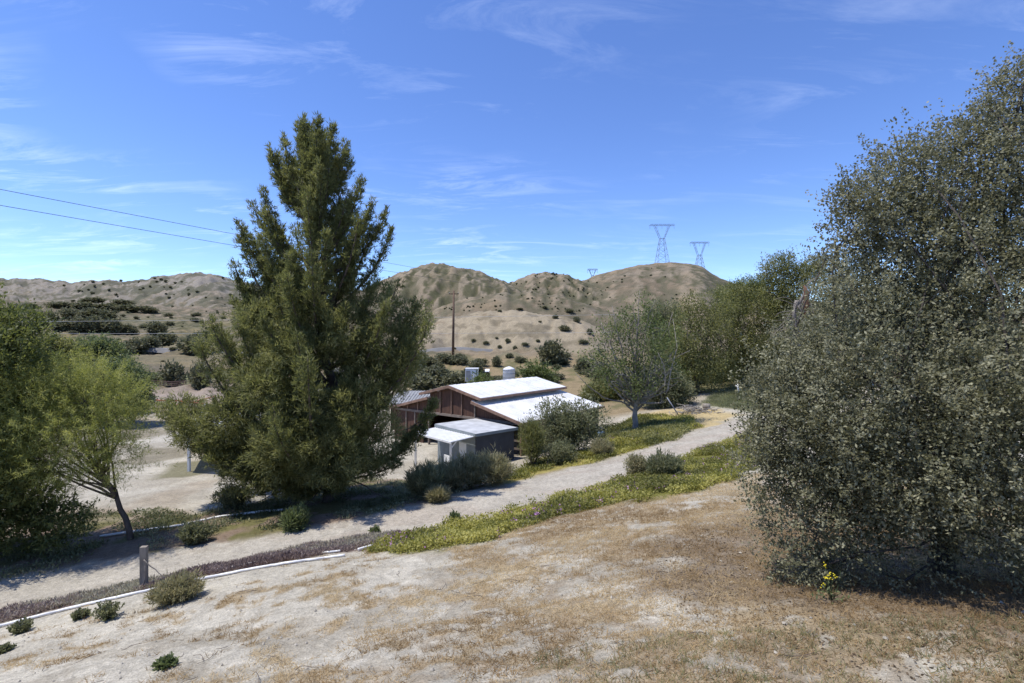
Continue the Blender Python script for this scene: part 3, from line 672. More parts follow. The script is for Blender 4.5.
for (a, b_) in [((630,405),(575,372)),((632,400),(588,350)),((636,400),(612,305)),((638,400),(655,300)),((641,400),(690,350)),((634,398),(640,290))]:
    limb(mb, pt(*a, tb.y), pt(*b_, tb.y - .5), .09, .02, .06, 8, 5)
mb.build('dead_twigs', M['deadwood'], t)

# ---- dense belt of trees behind, right of centre
BELT = [
 (662,408,54,[(662,388,24,22),(650,378,16,18),(676,392,16,16)],'greyg','grey green olive like tree with dark trunk right of the forked tree',.3),
 (700,400,62,[(690,340,26,34),(700,370,34,28),(680,365,22,26),(712,315,20,26),(690,310,14,20)],'olive','tall olive green conifer of the belt nearest the forked tree',.3),
 (745,392,66,[(738,318,28,30),(730,350,32,36),(752,355,30,34),(742,296,18,16)],'olive','full olive green tree in the belt left of the broken trunk',.35),
 (790,392,64,[(785,290,22,24),(772,270,11,16),(785,262,9,13),(800,272,18,14),(815,268,14,14),(772,310,24,24)],'olive','yellowish green pine with two pointed tips above the tree belt',.35),
 (830,395,60,[(828,300,34,34),(845,275,26,26),(812,330,34,30),(850,330,40,40)],'greyg','greyish tree of the belt half hidden behind the live oak',.35),
 (720,388,74,[(718,372,26,20),(742,378,26,18),(705,385,20,16)],'greyg','low dark grey bush like tree at the foot of the belt',.25),
 (690,395,74,[(665,345,20,30),(655,318,12,18),(672,320,12,20)],'greyg','thin greyish tree just behind the half bare forked tree',.25),
 (775,392,70,[(775,352,32,30),(800,358,30,30),(760,375,30,20)],'olive','dark dense evergreen below the broken trunk',.35),
 (612,398,66,[(602,392,18,10),(618,388,18,12),(590,398,10,8)],'olive','low yellow green shrub like tree behind the far corner of the barn',.2),
 (730,300,95,[(728,300,14,16),(745,290,12,14),(760,288,12,14)],'pine2','distant dark pine peeping over the belt below the pylon hill',.3)]
for (u, v, d, bl, mt, lab, tr) in BELT:
    X = (u - CX) / F * d
    tree('belt_tree', lab, 'tree', (X, d, gz(X, d)), px_blobs(bl, d), M[mt], 1900, 12, .30, .30, .11, trunk_r=tr, nlimbs=14, group='belt of trees right of the barn', out=.4, up=.35, twigs=1)
# broken tree with torn heartwood
bd = 52.0; bX = (792 - CX) / F * bd
t = thing('broken_tree', 'snapped grey dead tree with torn orange heartwood and hanging bare boughs', 'dead tree', (bX, bd, gz(bX, bd)))
mb = MB(); 
limb(mb, (bX, bd, gz(bX, bd) - .2), pt(800, 340, bd), .32, .26, .03, 6, 10); limb(mb, pt(800, 340, bd), pt(797, 300, bd), .26, .2, .08, 4, 10)
limb(mb, pt(798, 305, bd), pt(808, 283, bd - .3), .17, .10, .04, 4, 8); limb(mb, pt(806, 285, bd - .3), pt(822, 274, bd - .4), .08, .02, .04, 5, 5)
for i in range(46):
    a = pt(798 + rng.uniform(-5, 6), 300 + rng.random() * 40, bd - .3); limb(mb, a, a + Vector((rng.uniform(-3.6, 3.0), rng.uniform(-1, .6), rng.uniform(-3, .8))), .05, .012, .14, 6, 4)
mb.build('trunk', M['deadwood'], t)
mb = MB(); mb.tube([pt(804, 318, bd - .35), pt(806, 305, bd - .4), pt(807, 293, bd - .4), pt(804, 285, bd - .35)], [.05, .26, .28, .08], 8); mb.build('torn_heartwood', M['heartwood'], t)
for (c, lab) in [((828, 330, 30, 34), 'x')]: pass

# ------------------------------------------------------------------ shrubs
def shrub_mesh(name, w, h, ncl, per, L, W, blade=False, up=.4, spread=.1, shell=.45, nb=5):
    bl = []
    for i in range(nb):
        a = rng.uniform(0, 6.28); r = rng.uniform(0, .5) * w / 2
        bl.append((np.array([math.cos(a) * r, math.sin(a) * r, h * rng.uniform(.35, .6)]), np.array([w * .32, w * .32, h * .42]) * rng.uniform(.8, 1.15)))
    (V, lv), P = crown_leaves(bl, ncl, per, spread, L, W, up=up, blade=blade, shell=shell)
    V[:, 2] = np.maximum(V[:, 2], -.15)
    return leaf_mesh(name, V, lv, 3 if blade else 4)
CH = [shrub_mesh('chaparral_shrub', 4.4, 3.4, 200, 8, .6, .34, spread=.3) for _ in range(4)]
def put_shrub(me, mat, name, label, u, v, wpx, hpx=None, group=None, d=None, cat='shrub', base_w=4.4, base_h=3.4):
    wpx *= .78 if v < 352 else .95; hpx = (hpx or wpx * .7) * (.8 if v < 352 else 1)
    p = at(u, v) if d is None else Vector(((u - CX) / F * d, d, gz((u - CX) / F * d, d)))
    s = p.y / F; o = obj(name, me, mat); o.location = (p.x, p.y, p.z - .05)
    sw = wpx * s / base_w; sh = (hpx or wpx * .7) * s / base_h
    o.scale = (sw, sw, sh); o.rotation_euler[2] = rng.uniform(0, 6.28)
    return tag(o, label, cat, group)
# big dark clumps on the left meadow, one by one (column, foot row, width, height)
named = [
 (156,333,26,14,'lone rounded dark shrub between the two shrub rows of the left meadow'),
 (203,340,32,12,'flat topped dark shrub uppermost beside the pine on the left meadow'),
 (193,354,34,18,'wide dark shrub below the flat topped one left of the pine'),
 (122,355,22,12,'leftmost low shrub of the slanting row on the left meadow'),
 (136,353,24,15,'second shrub from the left in the slanting row on the meadow'),
 (150,350,26,17,'third rounded shrub in the slanting row on the meadow'),
 (165,346,28,17,'rightmost and highest shrub of the slanting row on the meadow'),
 (173,386,24,24,'dark bushy tree standing alone beside the arena fence'),
 (152,384,16,12,'small yellowish shrub left of the dark bush at the arena fence'),
 (200,388,22,26,'green bush right of the dark one, touching the pine foliage'),
 (552,363,28,22,'round dark grey shrub alone on the brown slope behind the barn roof'),
]
for i, (u, v, w_, h_, lab) in enumerate(named):
    put_shrub(CH[i % 4], M['green'] if i in (8, 9) else M['chap'], 'chaparral_shrub', lab, u, v, w_, h_, 'dark shrubs across the valley')
for i, (u, v, w_, h_) in enumerate([(62,331,26,14),(78,330,28,17),(96,332,26,18),(113,333,28,18),(128,333,20,12),(70,319,26,14),(92,320,30,15),(108,321,24,14),(50,322,24,14),(40,330,26,18),(60,308,30,8),(85,309,34,9),(108,310,34,9),(130,311,30,9),(148,312,24,8),(30,310,26,9),(120,305,26,7),(95,303,28,7)]):
    put_shrub(CH[i % 4], M['chap'], 'chaparral_shrub', 'dark oak scrub in the thick band above the left meadow', u, v, w_, h_, 'oak scrub band on the left hillside')
for i, (u, v, w_, h_) in enumerate([(445,362,26,9),(425,366,28,10),(462,364,16,8),(478,372,20,12),(410,378,30,16),(435,384,34,18),(455,388,30,16),(468,382,18,14),(420,390,34,16),(497,366,12,10),(585,372,22,14),(600,380,22,14),(520,362,14,6)]):
    put_shrub(CH[(i + 1) % 4], M['olive'] if i % 3 else M['greyg'], 'valley_shrub', 'olive scrub bush on the flat between the barn roof and the far road', u, v, w_, h_, 'olive scrub behind the barn')
for (u, v, w_, h_, lab) in [(537,388,40,26,'bright green bush rising behind the white barn ridge'),(480,390,34,32,'green bush between the white trailer and the white tank')]:
    put_shrub(shrub_mesh('leafy_bush', 4.4, 3.4, 420, 9, .34, .15, spread=.2), M['ash'], 'leafy_bush', lab, u, v, w_, h_, d=71 if u < 500 else None)
for i, (u, v, w_, h_) in enumerate([(486,344,9,7),(500,347,8,6),(508,342,8,9),(515,349,10,8),(497,338,6,4),(474,341,8,6),(525,345,8,6),(455,349,5,4),(538,341,6,5),(565,330,16,12),(577,322,14,12),(590,334,14,12),(556,318,12,8),(570,312,12,8),(545,308,10,5),(520,309,8,4),(500,311,8,4),(583,343,12,8),(540,322,6,4),(410,335,6,5),(428,330,5,4)]):
    put_shrub(CH[i % 4], M[('chap', 'sage', 'greyg')[i % 3]], 'cliff_shrub', 'small dark shrub clinging to the pale eroded slope by the utility pole', u, v, w_ * rng.uniform(.6, 1.2), h_ * .6, 'shrubs on the pale eroded slope')
for i in range(40):
    u, v = rng.uniform(398, 610), rng.uniform(357, 388); w_ = rng.uniform(7, 18)
    put_shrub(CH[i % 4], M[('sage', 'greyg', 'olive')[i % 3]], 'valley_shrub', 'low brownish brush on the dry flat beyond the barn', u, v, w_, w_ * rng.uniform(.35, .6), 'low brush on the flat beyond the barn')
for i in range(40):
    u, v = rng.uniform(60, 240), rng.uniform(316, 362); w_ = rng.uniform(4, 12)
    put_shrub(CH[i % 4], M[('sage', 'greyg', 'chap')[i % 3]], 'meadow_shrub', 'small greyish brush scattered over the left meadow', u, v, w_, w_ * .4, 'small brush on the left meadow')
n = 0; tries = 0
while n < 230 and tries < 3000:
    tries += 1
    u = rng.uniform(370, 720); v = rng.uniform(266, 312)
    if rng.random() < .35: u = rng.uniform(60, 245); v = rng.uniform(278, 345)
    p = at(u, v)
    if p.y < 190 or p.y > 1000: continue
    if fbm(np.array([p.x * .02]), np.array([p.y * .02]), 301, 3)[0] < .47: continue
    if u > 600 and rng.random() < .7: continue
    w_ = rng.uniform(1.5, 3.2) if u > 370 else rng.uniform(2, 4.5)
    put_shrub(CH[n % 4], M['chap'], 'hill_shrub', 'tiny dark shrub dotted over the dry hillsides', u, v, w_, w_ * .65, 'shrubs dotted on the hillsides', d=p.y); n += 1

def brush_mesh(name, w, h, nst, per, L, W):
    "stems fanning out of the crown of the root, leaves along their upper part"
    a = rng.uniform(0, 2 * math.pi, nst); lean = rng.uniform(0, 1, nst) ** .7; ln = rng.uniform(.55, 1.0, nst) * (1 - .25 * lean) + (rng.random(nst) > .93) * .2
    base = np.c_[np.cos(a), np.sin(a), a * 0] * (rng.uniform(0, .22, nst) * w)[:, None]
    tip = base + np.c_[np.cos(a) * lean * w * .42, np.sin(a) * lean * w * .42, ln * h]
    t_ = rng.uniform(.12, 1, (nst, per)) ** .8
    P = base[:, None] + (tip - base)[:, None] * t_[..., None] * np.array([1, 1, 1.0]); P[..., 2] -= (h * .10 * lean)[:, None] * t_ ** 2
    D = (tip - base)[:, None] / h + rng.normal(size=(nst, per, 3)) * .45
    tone = np.repeat(rng.normal(.42, .17, nst), per) + (t_.ravel() - .5) * .35 + rng.normal(0, .1, nst * per); P = P.reshape(-1, 3) + rng.normal(size=(nst * per, 3)) * .02 * w; D = D.reshape(-1, 3); n = len(P)
    V, lv = leaves(P, D, L * rng.uniform(.6, 1.3, n), W * rng.uniform(.7, 1.2, n), tone)
    V[:, 2] = np.maximum(V[:, 2], -.12)
    return leaf_mesh(name, V, lv, 4)
def big_shrub(name, label, u, v, wpx, hpx, mat, ncl, per, L, W, blade=False, up=.5, spread=.08, group=None, stems=8, stemmat='bark', shell=.5, nb=6):
    p = at(u, v); s = p.y / F; w_ = wpx * s; h_ = hpx * s
    t = thing(name, label, 'shrub', p - Vector((0, 0, .03)), group)
    obj('foliage', brush_mesh('foliage', w_, h_, max(ncl // 2, 60), per * 2, L * .8, W * 1.5) if (blade or name == 'weed') and name != 'young_conifer' else shrub_mesh('foliage', w_, h_, ncl, per, L, W, blade, up, spread, shell, nb), mat, t)
    mb = MB()
    for i in range(stems):
        a = rng.uniform(0, 6.28); r = rng.uniform(.1, .4) * w_
        limb(mb, (0, 0, -.05), (math.cos(a) * r, math.sin(a) * r, h_ * rng.uniform(.6, 1.0)), .02 + .006 * h_, .006, .1, 5, 4)
    mb.build('stems', M[stemmat], t, origin=(0, 0, 0))
    return t
big_shrub('leafy_shrub', 'big round green shrub against the white lower barn roof', 572, 452, 78, 56, M['greyg'], 1500, 12, .18, .08, spread=.14)
big_shrub('young_conifer', 'small conical yellow green conifer in front of the big round shrub', 533, 467, 36, 50, M['olive'], 900, 12, .2, .03, True, 1.0, .1, nb=4)
big_shrub('grey_shrub', 'low grey green shrub right of the young conifer', 558, 463, 34, 22, M['greyg'], 500, 10, .14, .05, spread=.1)
big_shrub('mound_shrub', 'small dense round grey green shrub on the yellow bank', 602, 456, 22, 20, M['sage'], 500, 14, .2, .02, True, .8, .06)
big_shrub('roadside_shrub', 'grey half dry shrub at the road edge, left of a pair', 640, 476, 28, 24, M['sage'], 500, 12, .14, .04, spread=.08)
big_shrub('roadside_shrub', 'greener shrub with dry tan tips, right of the road edge pair', 664, 477, 32, 26, M['greyg'], 700, 14, .24, .025, True, 1.0, .07)
for (u, v, w_, h_, lab) in [(425,496,34,34,'dark sage brush at the left end of the row along the road'),(449,490,32,30,'silvery sage brush below the white awning post'),(470,487,36,36,'pale sage brush below the dark shed wall'),(492,485,38,34,'rightmost pale sage brush with dry seed heads by the shed'),(438,500,16,10,'low green sage clump nearest the road below the shed')]:
    big_shrub('sage_brush', lab, u, v, w_, h_, M['sage'] if u > 430 else M['greyg'], 700, 16, .42, .022, True, 1.6, .08, 'sage brush along the road by the shed')
big_shrub('verge_shrub', 'upright grey green shrub on the verge between leaning tree and pine', 194, 543, 26, 24, M['greyg'], 700, 12, .16, .03, True, .9, .06)
big_shrub('verge_shrub', 'leafy green weed clump under the pine close to the road', 297, 527, 28, 20, M['green'], 500, 10, .22, .05, spread=.07, up=1.0)
big_shrub('verge_shrub', 'low dark shrub at the left foot of the pine', 235, 506, 40, 22, M['greyg'], 600, 12, .15, .04)
big_shrub('bank_shrub', 'tan and olive tussock shrub beside the grey wooden post', 177, 600, 42, 27, M['sage'], 900, 14, .15, .014, True, 1.2, .05)
for (u, v, w_, h_, lab) in [(108,618,24,20,'bushy green weed below the white pipe left of the post'),(80,618,14,10,'tiny weed between two larger weeds along the pipe'),(21,632,18,14,'small green weed at the far left on the white pipe'),(166,666,20,10,'flat bright green weed low on the bare bank at left'),(5,651,12,8,'little weed at the extreme left edge of the bank')]:
    big_shrub('weed', lab, u, v, w_, h_, M['greyg'] if u != 166 else M['green'], 160, 9, .08, .028, spread=.035, up=.9, stems=4, group='weeds along the bank')
big_shrub('weed', 'spindly green weed at the road edge where the pipes end', 375, 534, 10, 9, M['green'], 90, 8, .12, .03, spread=.04, up=1.2, stems=3, group='weeds along the bank')
big_shrub('weed', 'spindly weed poking from the ground cover beyond the pipes', 455, 521, 12, 12, M['green'], 90, 8, .12, .03, spread=.04, up=1.2, stems=3, group='weeds along the bank')
# mustard with yellow heads by the oak
p = at(832, 600); t = thing('mustard_plant', 'spindly mustard with a few yellow heads below the live oak', 'plant', p)
mb = MB(); heads = []
for i in range(9):
    a = rng.uniform(0, 6.28); e = p + Vector((math.cos(a) * rng.uniform(.05, .3), math.sin(a) * .15, rng.uniform(.2, .5)))
    limb(mb, p, e, .006, .004, .1, 5, 4)
    if i < 6:
        fl = MB(); heads.append(fl)
        for k in range(7): 
            c = e + Vector(rng.normal(size=3)) * .022; fl.tube([c, c + Vector((0, 0, .012))], [.014, .004], 5)
mb.build('stems', M['green'], t); [h_.build('flower_head', M['yellow'], t) for h_ in heads]
mb = MB()
nl = 60; V, lv = leaves(np.array(p)[None] + rng.normal(size=(nl, 3)) * [.14, .1, .05] + [0, 0, .1], rdir(nl) + [0, 0, .5], .09, .03, rng.normal(.5, .2, nl))
obj('foliage', leaf_mesh('foliage', V - np.array(p), lv, 4), M['green'], t)

# ------------------------------------------------------------------ ground cover (uncountable)
def scatter_poly(P, n, edge=0.0, seed=0, hole=.0, sc=.9):
    lo = P.min(0); hi = P.max(0); out = []
    tot = 0
    while tot < n:
        q = rng.uniform(lo, hi, (n, 2)); sd = sdist(P, q[:, 0], q[:, 1]) + (fbm(q[:, 0] * sc, q[:, 1] * sc, seed, 4) - .5) * 1.4
        q = q[(sd > edge) & (fbm(q[:, 0] * .7, q[:, 1] * .7, seed + 50, 3) > hole)]; out.append(q); tot += len(q)
    q = np.concatenate(out)[:n]; return np.c_[q, height(q[:, 0], q[:, 1]) - .02]
def cover(name, label, P, n, per, L, W, mat, spread, hgt, flat=.8, up=.6, blade=False, cat='ground cover', **k):
    c = scatter_poly(P, n, **k) if not isinstance(P, tuple) else P[0]; n = len(c)
    tone = .5 + (fbm(c[:, 0] * .5, c[:, 1] * .5, 77, 4, .6) - .5) * 2.6; hgt = np.repeat(hgt * (.35 + 1.5 * fbm(c[:, 0] * .8, c[:, 1] * .8, 78, 3)), per)
    PP = np.repeat(c, per, 0) + rng.normal(size=(n * per, 3)) * [spread, spread, 0] + np.c_[np.zeros((n * per, 2)), rng.uniform(0, 1, n * per) * hgt]
    D = rdir(n * per) * [1, 1, flat] + [0, 0, up]
    a, b = (blades if blade else leaves)(PP, D, L * rng.uniform(.6, 1.3, n * per), W * rng.uniform(.7, 1.2, n * per), np.repeat(tone, per) + rng.normal(0, .15, n * per))
    return tag(obj(name, leaf_mesh(name, a, b, 3 if blade else 4), mat), label, cat, None, 'stuff')
cover('ground_cover', 'yellow green creeping ground cover along the near side of the road', P_cover, 10000, 8, .10, .055, M['cover'], .10, .24, seed=121, hole=.36)
cover('ground_cover', 'yellow green creeping ground cover on the bank beyond the road', P_bank, 6500, 7, .14, .08, M['cover'], .16, .20, seed=115, sc=.5, hole=.40)
cover('mound_cover', 'dark green creeping plants on the mound under the forked tree', P_mound, 2600, 8, .16, .08, M['olive'], .18, .30, seed=118, sc=.5)
cover('ice_plant', 'reddish purple ice plant strip between the road and the white pipe', P_ice, 6500, 7, .11, .03, M['ice'], .07, .10, seed=123, up=1.0)
cover('verge_litter', 'low green weeds and litter on the shaded verge beyond the road', P_verge, 5000, 6, .14, .05, M['greyg'], .14, .12, seed=113, hole=.5)
cover('lawn_weeds', 'rough grey green grass at the end of the road', P_lawn, 5000, 6, .3, .03, M['greyg'], .2, .05, seed=119, up=1.2, blade=True, sc=.3)
cover('ground_cover', 'grey green mats creeping among the yellow green cover beside the road', P_cover, 1300, 8, .12, .05, M['greyg'], .12, .20, seed=121, hole=.56, edge=.2)
def cov_flower(P, n, seed):
    c = scatter_poly(P, n, seed=seed, hole=.54); c[:, 2] += .2
    fl = np.repeat(c, 5, 0) + rng.normal(size=(n * 5, 3)) * .06
    a, b = leaves(fl, rdir(n * 5) + [0, 0, .4], .07, .06, np.full(n * 5, .5))
    return a, b
a, b = cov_flower(P_cover, 300, 121); a2, b2 = cov_flower(P_bank, 120, 115)
tag(obj('purple_flowers', leaf_mesh('purple_flowers', np.r_[a, a2], np.r_[b, b2], 4), M['magenta']), 'tiny purple flowers sprinkled over the ground cover', 'flowers', None, 'stuff')
# dry grass on the bank
q = np.c_[rng.uniform(-14, 16, 120000), rng.uniform(4.5, 21, 120000)]
dens = fbm(q[:, 0] * .9, q[:, 1] * .9, 101, 5, .55) * .38 + fbm(q[:, 0] * 3.1, q[:, 1] * 3.1, 105, 4, .6) * .44 + .09 + (sstep(-7, 2.2, q[:, 0] - .15 * (q[:, 1] - 8)) - .55) * .17
k_ = (sdist(P_road, q[:, 0], q[:, 1]) < -.4) & (sdist(P_cover, q[:, 0], q[:, 1]) < .1) & (sdist(P_ice, q[:, 0], q[:, 1]) < -.1) & (dens > .49) & (np.abs(q[:, 0] / q[:, 1]) < 1.25)
q = q[k_][:36000]; c = np.c_[q, height(q[:, 0], q[:, 1]) - .01]
cover('dry_grass', 'short dry straw grass scattered over the bank in front', (c,), 0, 7, .11, .011, M['dry'], .06, .0, flat=.6, up=.35, blade=True, cat='grass')
sel = c[(c[:, 1] < 7.2) & (c[:, 0] > .3)]
cover('green_grass', 'thin green grass tufts along the lower edge of the bank', (sel[::3],), 0, 8, .10, .011, M['grassg'], .05, .0, flat=.6, up=.8, blade=True, cat='grass')
# twigs, litter and pebbles
q = np.c_[rng.uniform(-12, 13, 2600), rng.uniform(4.5, 17, 2600)]; q = q[sdist(P_road, q[:, 0], q[:, 1]) < -.5]; c = np.c_[q, height(q[:, 0], q[:, 1]) + .012]
Vp = []; 
for (x0, y0, z0) in c[:1100]:
    s = .008 + .04 * rng.random() ** 3; o8 = np.array([[1,0,.2],[0,1,.2],[-1,0,.2],[0,-1,.2],[0,0,1.0]]) * s * rng.uniform(.6, 1.2, (5, 1))
    b5 = o8 + [x0, y0, z0 - .005]
    for i in range(4): Vp += [b5[i], b5[(i + 1) % 4], b5[4]]
tag(obj('pebbles', mesh_np('pebbles', np.array(Vp), np.arange(len(Vp)).reshape(-1, 3)), M['stone']), 'small pale stones strewn over the bank', 'stones', None, 'stuff')
nL = 9000; a = rng.uniform(0, 6.28, nL); r = np.sqrt(rng.uniform(0, 1, nL)) * 5.2
q = np.c_[8 + np.cos(a) * r, 9 + np.sin(a) * r]; c = np.c_[q, height(q[:, 0], q[:, 1]) + .01]
Dl = rdir(nL) * [1, 1, .25]; V, lv = leaves(c, Dl, .055, .03, rng.normal(.5, .25, nL))
tag(obj('leaf_litter', leaf_mesh('leaf_litter', V, lv, 4), M['litter']), 'fallen brown oak leaves under the live oak', 'leaf litter', None, 'stuff')
mb = MB()
for i in range(130):
    x0, y0 = rng.uniform(-9, 11), rng.uniform(5, 14); z0 = gz(x0, y0) + .03; a = rng.uniform(0, 6.28); L_ = rng.uniform(.12, .5)
    limb(mb, (x0, y0, z0), (x0 + math.cos(a) * L_, y0 + math.sin(a) * L_, gz(x0 + math.cos(a) * L_, y0 + math.sin(a) * L_) + .03), .006, .004, .1, 4, 4)
o = mb.build('twigs', M['bark']); tag(o, 'broken twigs lying on the bank', 'twigs', None, 'stuff')

# ------------------------------------------------------------------ barn
TH_ = .664; bo = Vector((-5.345, 42, 0)); bd_ = Vector((math.sin(TH_), math.cos(TH_), 0)); br_ = Vector((math.cos(TH_), -math.sin(TH_), 0))
RZ, BL = -3.689, 12.85; GB = -9.15
def B(s, t, z): return bo + br_ * s + bd_ * t + Vector((0, 0, z))
barn = thing('barn', 'brown wooden barn with raised centre and white metal roofs', 'barn', B(0, BL / 2, GB))
w1, h1, w2, h2, wi, hi = 3.60, .835, 7.81, 2.41, 2.58, 1.129
up_ = Vector((0, 0, 1))
def roof(sa, za, sb, zb, name):
    n_ = 13; mb = MB(); mb.slab([B(sa, 0, za - .10), B(sb, 0, zb - .10), B(sb, BL, zb - .10), B(sa, BL, za - .10)] if sb > sa else
                                [B(sb, 0, zb - .10), B(sa, 0, za - .10), B(sa, BL, za - .10), B(sb, BL, zb - .10)], (0, 0, .10))
    r = mb.build(name, M['roofw'], barn)
    rb = MB(); 
    for i in range(1, 16):
        t0 = BL * i / 16; rb.beam(B(sa, t0, za + .012), B(sb, t0, zb + .012), .05, .03)
    rb.build('roof_ribs', M['roofw'], r)
    fa = MB()
    sl = 1 if sb > sa else -1
    fa.beam(B(sa, -.045, za - .13), B(sb, -.045, zb - .13), .08, .22); fa.beam(B(sa, BL + .045, za - .13), B(sb, BL + .045, zb - .13), .08, .22)
    fa.beam(B(sb + sl * .045, -.08, zb - .13), B(sb + sl * .045, BL + .08, zb - .13), .08, .18)
    fa.build('fascia', M['barntrim'], r)
    return r
roof(0.0, RZ, w1, RZ - h1, 'roof'); roof(-0.004, RZ, -w1, RZ - h1, 'roof')
roof(wi, RZ - hi, w2, RZ - h2, 'roof'); roof(-wi, RZ - hi, -w2, RZ - h2, 'roof')
BT = .35   # front wall set back under the overhang
def zl(s):
    s = abs(s); return RZ - .235 - h1 * s / w1 if s < 2.75 else RZ - .235 - hi - (h2 - hi) * (s - wi) / (w2 - wi)
GIRT = -6.28
def wall_panel(mb, s0, s1, zb0, t, zt=None):
    a0 = zl(s0 * .999) if zt is None else zt; a1 = zl(s1 * .999) if zt is None else zt
    mb.slab([B(s0, t, zb0), B(s1, t, zb0), B(s1, t, a1), B(s0, t, a0)], bd_ * .1)
for t_ in (BT, BL - .45):
    mb = MB()
    for (s0, s1) in ((-7.4, -2.78), (-2.70, 0), (0, 2.70), (2.78, 7.4)): wall_panel(mb, s0, s1, GIRT if not (t_ > 1) else GB, t_)
    if t_ < 1:
        wall_panel(mb, -7.4, -3.6, GB, t_ + .003, GIRT)
    mb.build('gable_wall', M['barnwall'], barn)
mb = MB()
for s in (-7.4, 7.3):
    mb.box(B(s + .05, BL / 2, (GB + zl(7.4) + .05) / 2), .1, BL - .9, zl(7.4) + .05 - GB, br_, bd_)
mb.build('side_wall', M['barnwall'], barn)
mb = MB()
for s in (-2.73, 2.73): mb.box(B(s, BL / 2, RZ - 1.0), .1, BL - .95, .46, br_, bd_)
mb.build('clerestory_wall', M['barnwall'], barn)
mb = MB(); mb.beam(B(-7.5, BT - .06, GIRT), B(7.5, BT - .06, GIRT), .1, .2)
mb.build('girt', M['barnbeam'], barn)
for s, zt in ((-7.42, GIRT), (-5.6, -6.0), (-4.2, -5.6), (-1.3, -4.35), (0.05, -4.02), (1.25, -4.25), (7.42, -6.2)):
    mb = MB(); mb.beam(B(s, BT - .05, (GIRT + .1) if abs(s) < 7 else GB), B(s, BT - .05, zl(s)), .14, .08, br_); mb.build('stud', M['barntrim'], barn)
for s in (-5.8, -4.6, -2.75, 2.75, 4.1, 5.5, 6.6):
    mb = MB(); mb.beam(B(s, BT - .05, GB), B(s, BT - .05, GIRT - .1 if abs(s) != 2.75 else -5.0), .2 if abs(s) == 2.75 else .13, .1, br_); mb.build('post', M['barnbeam'], barn)
for s, t in ((7.45, 4.2), (7.45, 8.4), (7.45, BL - .5)):
    mb = MB(); mb.beam(B(s, t, GB), B(s, t, zl(7.4)), .14, .14); mb.build('post', M['barnbeam'], barn)
# rail across the open stalls on the right wing
mb = MB(); mb.beam(B(2.8, BT - .02, -7.6), B(7.4, BT - .02, -7.6), .06, .14); mb.beam(B(2.8, BT - .02, -8.2), B(7.4, BT - .02, -8.2), .06, .14); mb.build('stall_rail', M['barnbeam'], barn)
# grey corrugated roof beyond the barn's left wing
c0 = [pt(389, 404, 53), pt(430, 402, 53), pt(440, 391, 58.5), pt(397, 391, 58.5)]
sb = thing('stable', 'low stable with grey corrugated roof behind the left end of the barn', 'stable', (c0[0].x, 55, -9.3))
mb = MB(); mb.slab(c0, (0, 0, .08)); rf = mb.build('roof', M['greymetal'], sb)
mb = MB()
for i in range(1, 14): mb.beam(c0[0].lerp(c0[1], i / 14) + Vector((0, 0, .10)), c0[3].lerp(c0[2], i / 14) + Vector((0, 0, .10)), .08, .05)
mb.build('roof_ribs', M['greymetal'], rf)
mb = MB()
for i in range(4):
    a = c0[i].lerp((c0[0] + c0[2]) / 2, .06); b = c0[(i + 1) % 4].lerp((c0[0] + c0[2]) / 2, .06)
    mb.slab([(a.x, a.y, -9.5), (b.x, b.y, -9.5), (b.x, b.y, b.z - .01), (a.x, a.y, a.z - .01)], ((c0[0] + c0[2]) / 2 - (a + b) / 2).normalized() * .08)
mb.build('wall', M['barnwall'], sb)

# ------------------------------------------------------------------ shed with white awning
so = Vector((-2.46, 34, 0)); a1 = math.radians(48); e1 = Vector((math.sin(a1), math.cos(a1), 0)); e2 = Vector((-math.cos(a1), math.sin(a1), 0))
SZ, GS = -6.28, -9.1; SW, SL = 3.5, 4.7
def S(i, j, z): return so + e1 * i + e2 * j + Vector((0, 0, z))
shed = thing('shed', 'small dark grey shed with flat pale roof in front of the barn', 'shed', S(SW / 2, SL / 2, GS))
mb = MB(); mb.slab([S(-.15, -.15, SZ - .1), S(SW + .2, -.15, SZ - .1), S(SW + .2, SL + .1, SZ - .02), S(-.15, SL + .1, SZ - .02)], (0, 0, .1)); rf = mb.build('roof', M['shedroof'], shed)
mb = MB(); mb.beam(S(-.18, -.19, SZ - .09), S(SW + .24, -.19, SZ - .09), .06, .2); mb.beam(S(-.19, -.16, SZ - .09), S(-.19, SL + .1, SZ - .05), .06, .2); mb.build('fascia', M['greytrim'], rf)
mb = MB(); mb.slab([S(0, 0, GS), S(SW, 0, GS), S(SW, 0, SZ - .11), S(0, 0, SZ - .11)], e2 * .08); mb.slab([S(SW, .08, GS), S(SW, SL, GS), S(SW, SL, SZ - .11), S(SW, .08, SZ - .11)], e1 * -.08)
mb.slab([S(.09, SL, GS), S(SW - .09, SL, GS), S(SW - .09, SL, SZ - .05), S(.09, SL, SZ - .05)], e2 * -.08); mb.build('wall', M['shedwall'], shed)
mb = MB(); mb.slab([S(0, .09, GS), S(0, 1.1, GS), S(0, 1.1, SZ - .11), S(0, .09, SZ - .11)], e1 * .08)
mb.slab([S(0, 2.0, GS), S(0, SL, GS), S(0, SL, SZ - .11), S(0, 2.0, SZ - .11)], e1 * .08); mb.slab([S(.002, 1.1, GS + 1.95), S(.002, 2, GS + 1.95), S(.002, 2, SZ - .12), S(.002, 1.1, SZ - .12)], e1 * .076); mb.build('front_wall', M['greytrim'], shed)
mb = MB(); mb.box(S(.03, 1.55, GS + .97), .05, .86, 1.92, e1, e2); dr = mb.build('door', M['whitepaint'], shed)
mb = MB(); mb.box(S(-.02, 1.22, GS + 1.0), .06, .04, .12, e1, e2); mb.build('handle', M['black'], dr)
